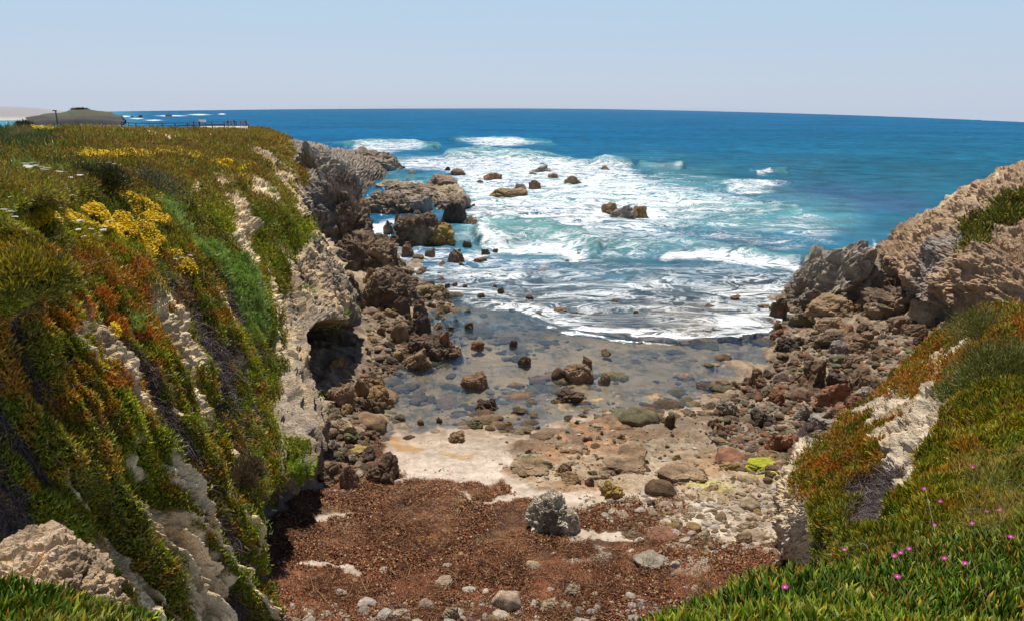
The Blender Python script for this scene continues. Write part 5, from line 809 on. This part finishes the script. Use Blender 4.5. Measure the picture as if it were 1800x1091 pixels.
# ------------------------------------------------------------------ far things
def mound(name, pts, base, depth, colf, label=None, cat=None, kind='structure', n=160, m=30, amp=.6, s=.05):
    """ridge through (px, py, r) crest points that falls to the sea on both sides"""
    pts = np.array(pts, float); t = np.linspace(0, len(pts) - 1, n); cr = np.stack([np.interp(t, np.arange(len(pts)), pts[:, k]) for k in range(3)], 1); C = R(cr[:, 0], cr[:, 1], cr[:, 2]); d = C - C0; d[:, 2] = 0; d /= np.linalg.norm(d, axis=1, keepdims=True)
    v = np.linspace(-1, 1, m); P = C[:, None] + d[:, None] * (v[None, :, None] * depth); prof = base(np.abs(v)); P[..., 2] = -2 + (C[:, None, 2] + 2) * prof[None]; P[..., 2] += amp * fbm(P, s, 4, 801) * prof[None] * np.clip(C[:, None, 2] / 4, 0, 1)
    P[..., :2] += (amp * 2 * fbm(P, s * 2, 3, 803))[..., None]; col = colf(P); o = mesh_np(name, P.reshape(-1, 3), gridF(n, m)[:, ::-1], M_CLIFF, col.reshape(-1, 3)); return tag(o, label, cat, kind=kind)
mound('island', [(45,207,640),(60,204,640),(80,200.5,640),(105,199,640),(128,193.5,640),(150,193.5,640),(165,196,640),(185,198,640),(193,199,640),(200,202,640),(205,203.5,640),(214,204,640),(218,207.5,640)], lambda a: ss(1, .78, a) * (.55 + .45 * ss(.8, 0, a)), 34,
      lambda P: mixc(mixc(np.zeros(P.shape) + np.array((.05, .047, .05)), (.085, .085, .05), ss(3.8, 6.5, P[..., 2] + 1.5 * fbm(P, .05, 3, 811))), (.26, .20, .13), ss(-100, -240, 0 * P[..., 0] + P[..., 0] + 150) * 0), amp=.8)
mound('far_coast', [(-500,190,900),(-200,187,900),(20,187.5,900),(60,190,900),(100,193.5,900),(125,197,900),(140,201.5,900)], lambda a: ss(1, .2, a), 90,
      lambda P: mixc(np.zeros(P.shape) + np.array((.30, .29, .31)), (.52, .45, .38), ss(3.2, .6, P[..., 2])), amp=.6)
for x, y, w_, h_ in [(248,206.5,12,4),(296,205,14,4),(232,206,8,2),(180,211,12,4),(156,212,6,2)]: rock(x, y, w_, h_, 'jag', 'd', 'dark rock in white water between the island and the open sea', 'sea rocks off the island', 'rock', dr=.6, z=0.)
for x, y in [(132,194.2),(138,193.2),(144,193.0),(150,194.2)]:
    p = R(x, y + .8, 640); e = bpy.data.objects.new('tree', None); COL.objects.link(e); e.location = p; tag(e, 'dark low tree in the small clump on the top of the island', 'tree', 'trees on the island top'); n = 500
    B = rng.normal(size=(n, 3)) * np.array([1.1, 1.0, .35]) + np.array([0, 0, .9]); V, Fc, Cv = spikes(B, rng.normal(size=(n, 3)), .6, .25, np.tile([[.05, .06, .035]], (n, 1))); mesh_np('crown', V, Fc, M_LEAF, Cv, smooth=False, parent=e)
    V, Fc, Cv = spikes(np.zeros((1, 3)) - np.array([[0, 0, .6]]), np.array([[0, 0, 1.]]), 1.5, .2, np.array([[.08, .06, .05]])); mesh_np('trunk', V, Fc, M_DRY, Cv, smooth=False, parent=e)
# boxes
def box(V, Fc, c, s, rz=0.):
    b = len(V); cx, cy, cz = c; a, q, h = s[0] / 2, s[1] / 2, s[2] / 2; C_, S_n = math.cos(rz), math.sin(rz)
    for dx, dy, dz in [(-1,-1,-1),(1,-1,-1),(1,1,-1),(-1,1,-1),(-1,-1,1),(1,-1,1),(1,1,1),(-1,1,1)]: V.append((cx + dx * a * C_ - dy * q * S_n, cy + dx * a * S_n + dy * q * C_, cz + dz * h))
    Fc += [(b, b+3, b+2, b+1), (b+4, b+5, b+6, b+7), (b, b+1, b+5, b+4), (b+1, b+2, b+6, b+5), (b+2, b+3, b+7, b+6), (b+3, b, b+4, b+7)]
M_WOOD = flat_mat('weathered_wood', (.10, .065, .045)); M_PAVE = flat_mat('pale_paving', (.62, .52, .42)); M_DARK = flat_mat('dark_metal', (.05, .05, .055)); M_WHITE = flat_mat('white_panel', (.75, .74, .72))
def ray_land(px, py, r): return R(px, py, r)
# viewing terrace
tp = [R(x, y, r) for x, y, r in [(350, 228.5, 172), (438, 228.6, 172), (436, 226.4, 196), (352, 226.4, 196)]]; zz = 9.25
V = []; Fc = []
for p in tp: V.append((p[0], p[1], zz - 1.6))
for p in tp: V.append((p[0], p[1], zz))
Fc = [(0, 3, 2, 1), (4, 5, 6, 7), (0, 1, 5, 4), (1, 2, 6, 5), (2, 3, 7, 6), (3, 0, 4, 7)]
tag(mesh_np('terrace', np.array(V), np.array(Fc), M_PAVE, smooth=False), 'pale viewing terrace on the clifftop where visitors stand', 'terrace')
def fence(a, b, z0, z1, gap, label, ht=1.05):
    e = bpy.data.objects.new('railing', None); COL.objects.link(e); e.location = (a[0], a[1], z0); tag(e, label, 'railing'); d = np.array([b[0] - a[0], b[1] - a[1], z1 - z0]); L_ = float(np.hypot(d[0], d[1])); rz = math.atan2(d[1], d[0]); k = max(2, int(L_ / gap)); V0 = []; F0 = []; box(V0, F0, (0, 0, ht / 2 - .4), (.16, .16, ht + .8)); me = mesh_np('post', np.array(V0), np.array(F0), M_WOOD, smooth=False, link=False)
    for i in range(k + 1): o = bpy.data.objects.new('post', me); COL.objects.link(o); o.parent = e; o.location = d * i / k
    for hh in (.5, ht):
        V0 = []; F0 = []; box(V0, F0, (0, 0, 0), (L_, .09, .12)); o = mesh_np('rail', np.array(V0), np.array(F0), M_WOOD, smooth=False, parent=e); o.location = d / 2 + np.array([0, 0, hh]); o.rotation_euler = (0, -math.asin(d[2] / np.linalg.norm(d)), rz)
q = lambda x, r: R(x, 228, r)
fence(q(437, 197), q(352, 197), 9.2, 9.2, 2.4, 'wooden railing along the sea side of the viewing terrace'); fence(q(352, 172), q(395, 171), 9.0, 9.1, 2.4, 'wooden railing along the heath side of the viewing terrace'); fence(q(437, 172), q(437, 197), 9.1, 9.2, 2.4, 'short wooden railing at the seaward corner of the terrace')
fence(q(352, 190), q(240, 186), 9.1, 9.1, 2.4, 'long wooden railing along the clifftop path to the terrace'); fence(q(352, 180), q(300, 172), 9.0, 8.9, 2.4, 'wooden railing on the near side of the clifftop path'); fence(q(240, 186), q(215, 184), 9.1, 9.4, 2.4, 'end of the wooden railing where the path leaves the heath')
# lamp post
p = R(101.5, 221, 100); e = bpy.data.objects.new('lamp_post', None); COL.objects.link(e); e.location = p; tag(e, 'thin dark post with a small head standing on the heath', 'post'); V0 = []; F0 = []; box(V0, F0, (0, 0, .6), (.09, .09, 2.0)); mesh_np('pole', np.array(V0), np.array(F0), M_DARK, smooth=False, parent=e); V0 = []; F0 = []; box(V0, F0, (-.1, 0, 1.6), (.4, .14, .12)); mesh_np('lamp_head', np.array(V0), np.array(F0), M_DARK, smooth=False, parent=e)
# white panel
p = q(357, 185); e = bpy.data.objects.new('information_board', None); COL.objects.link(e); e.location = (p[0], p[1], zz); tag(e, 'white sloping board on legs at the end of the terrace', 'board'); V0 = []; F0 = []; box(V0, F0, (0, 0, 1.45), (1.5, .5, .5)); o = mesh_np('panel', np.array(V0), np.array(F0), M_WHITE, smooth=False, parent=e)
for sx in (-.6, .6): V0 = []; F0 = []; box(V0, F0, (sx, 0, .65), (.1, .1, 1.3)); mesh_np('leg', np.array(V0), np.array(F0), M_DARK, smooth=False, parent=e)
# people
def skin_body(pose, hgt=1.72):
    J = {'pel': (0,0,.94,.13), 'wst': (0,0,1.08,.12), 'cst': (0,.01,1.32,.15), 'nck': (0,.01,1.47,.055), 'hd': (0,.03,1.56,.085), 'tp': (0,.02,1.68,.07)}; E = [('pel','wst'),('wst','cst'),('cst','nck'),('nck','hd'),('hd','tp')]
    for s, a in ((-1, 'l'), (1, 'r')):
        st = pose.get('step', 0) * s; J.update({a+'hip': (s*.09,0,.90,.095), a+'kn': (s*.10,.03+st*.5,.50,.062), a+'an': (s*.10,-.01+st,.09,.042), a+'to': (s*.11,.15+st,.035,.035), a+'sh': (s*.19,0,1.41,.06), a+'el': (s*.24,pose.get('el',-.03),1.14,.042), a+'wr': (s*pose.get('wx',.22),pose.get('wy',.08),pose.get('wz',.90),.032), a+'ha': (s*pose.get('wx',.22)*.95,pose.get('wy',.08)+.04,pose.get('wz',.90)-.09,.035)})
        E += [('pel', a+'hip'),(a+'hip',a+'kn'),(a+'kn',a+'an'),(a+'an',a+'to'),('cst',a+'sh'),(a+'sh',a+'el'),(a+'el',a+'wr'),(a+'wr',a+'ha')]
    ks = list(J); me = bpy.data.meshes.new('person'); me.from_pydata([tuple(c * hgt / 1.72 for c in J[k][:3]) for k in ks], [(ks.index(a), ks.index(b)) for a, b in E], []); o = bpy.data.objects.new('person', me); COL.objects.link(o); sk = o.modifiers.new('skin', 'SKIN')
    for i, k in enumerate(ks): me.skin_vertices[0].data[i].radius = (J[k][3], J[k][3] * (.75 if k in ('cst', 'wst', 'pel') else 1)); me.skin_vertices[0].data[i].use_root = (k == 'pel')
    o.modifiers.new('sub', 'SUBSURF').levels = 1; dg = bpy.context.evaluated_depsgraph_get(); m2 = bpy.data.meshes.new_from_object(o.evaluated_get(dg)); bpy.data.objects.remove(o); return m2
PEO = [(401.5,183,'a','person in dark clothes first of the group along the terrace, facing the sea',(.04,.04,.06),(.03,.03,.05)),(407,186,'b','person in brown top standing beside the first of the group',(.22,.10,.07),(.05,.05,.08)),(413,184,'a','tallest person of the group, in dark blue, leaning to the railing',(.05,.06,.12),(.06,.05,.05)),(424,181,'b','person in dark red top near the railing corner',(.24,.06,.05),(.05,.04,.05)),(428.5,187,'a','person in grey beside the one in the dark red top',(.2,.2,.22),(.05,.05,.07)),(433,184,'b','last person at the seaward end of the terrace, in brown',(.18,.10,.07),(.04,.04,.04)),(351.5,178,'b','person in black standing just beside the white board',(.03,.03,.03),(.03,.03,.04)),(342,181,'a','person in black bending at the entrance of the terrace',(.03,.03,.035),(.03,.03,.035))]
bodies = {'a': skin_body({'step': .1, 'wy': .28, 'wz': 1.08, 'wx': .16}), 'b': skin_body({'step': -.06})}
for x, r, b, lb, top, leg in PEO:
    me = bodies[b].copy(); co = np.empty(len(me.vertices) * 3, np.float32); me.vertices.foreach_get('co', co); co = co.reshape(-1, 3); c = np.where((co[:, 2:3] > .92), np.array([top]), np.array([leg])); c = np.where((co[:, 2:3] > 1.47), np.array([[.42, .26, .19]]), c); c = np.where((co[:, 2:3] > 1.60), np.array([[.05, .035, .03]]), c); c = np.where((np.abs(co[:, 0:1]) > .13) & (co[:, 2:3] < 1.1) & (co[:, 2:3] > .6), np.array([[.42, .26, .19]]), c)
    a = me.color_attributes.new('col', 'FLOAT_COLOR', 'POINT'); a.data.foreach_set('color', np.concatenate([c, np.ones((len(c), 1))], 1).astype(np.float32).ravel()); me.materials.clear(); me.materials.append(M_DRY); p = q(x, r); o = bpy.data.objects.new('person', me); COL.objects.link(o); o.location = (p[0], p[1], zz); o.rotation_euler = (0, 0, rng.uniform(-1, 1)); s = 1.05 if x == 413 else rng.uniform(.93, 1.02); o.scale = (s, s, s); tag(o, lb, 'person', 'visitors on the viewing terrace')

# air
def build_haze():
    V0 = []; F0 = []; box(V0, F0, (0, 2900, 1.5), (14000, 6600, 33)); me = bpy.data.meshes.new('haze'); me.from_pydata(V0, [], F0); me.update(); o = bpy.data.objects.new('haze', me); COL.objects.link(o); tag(o, kind='stuff')
    m, t = newmat('sea_air'); out = N(t, 'ShaderNodeOutputMaterial'); pv = N(t, 'ShaderNodeVolumePrincipled'); pv.inputs['Color'].default_value = (.60, .69, .84, 1); pv.inputs['Density'].default_value = .00003; pv.inputs['Anisotropy'].default_value = .2; t.links.new(pv.outputs[0], out.inputs['Volume']); me.materials.append(m)
build_haze()
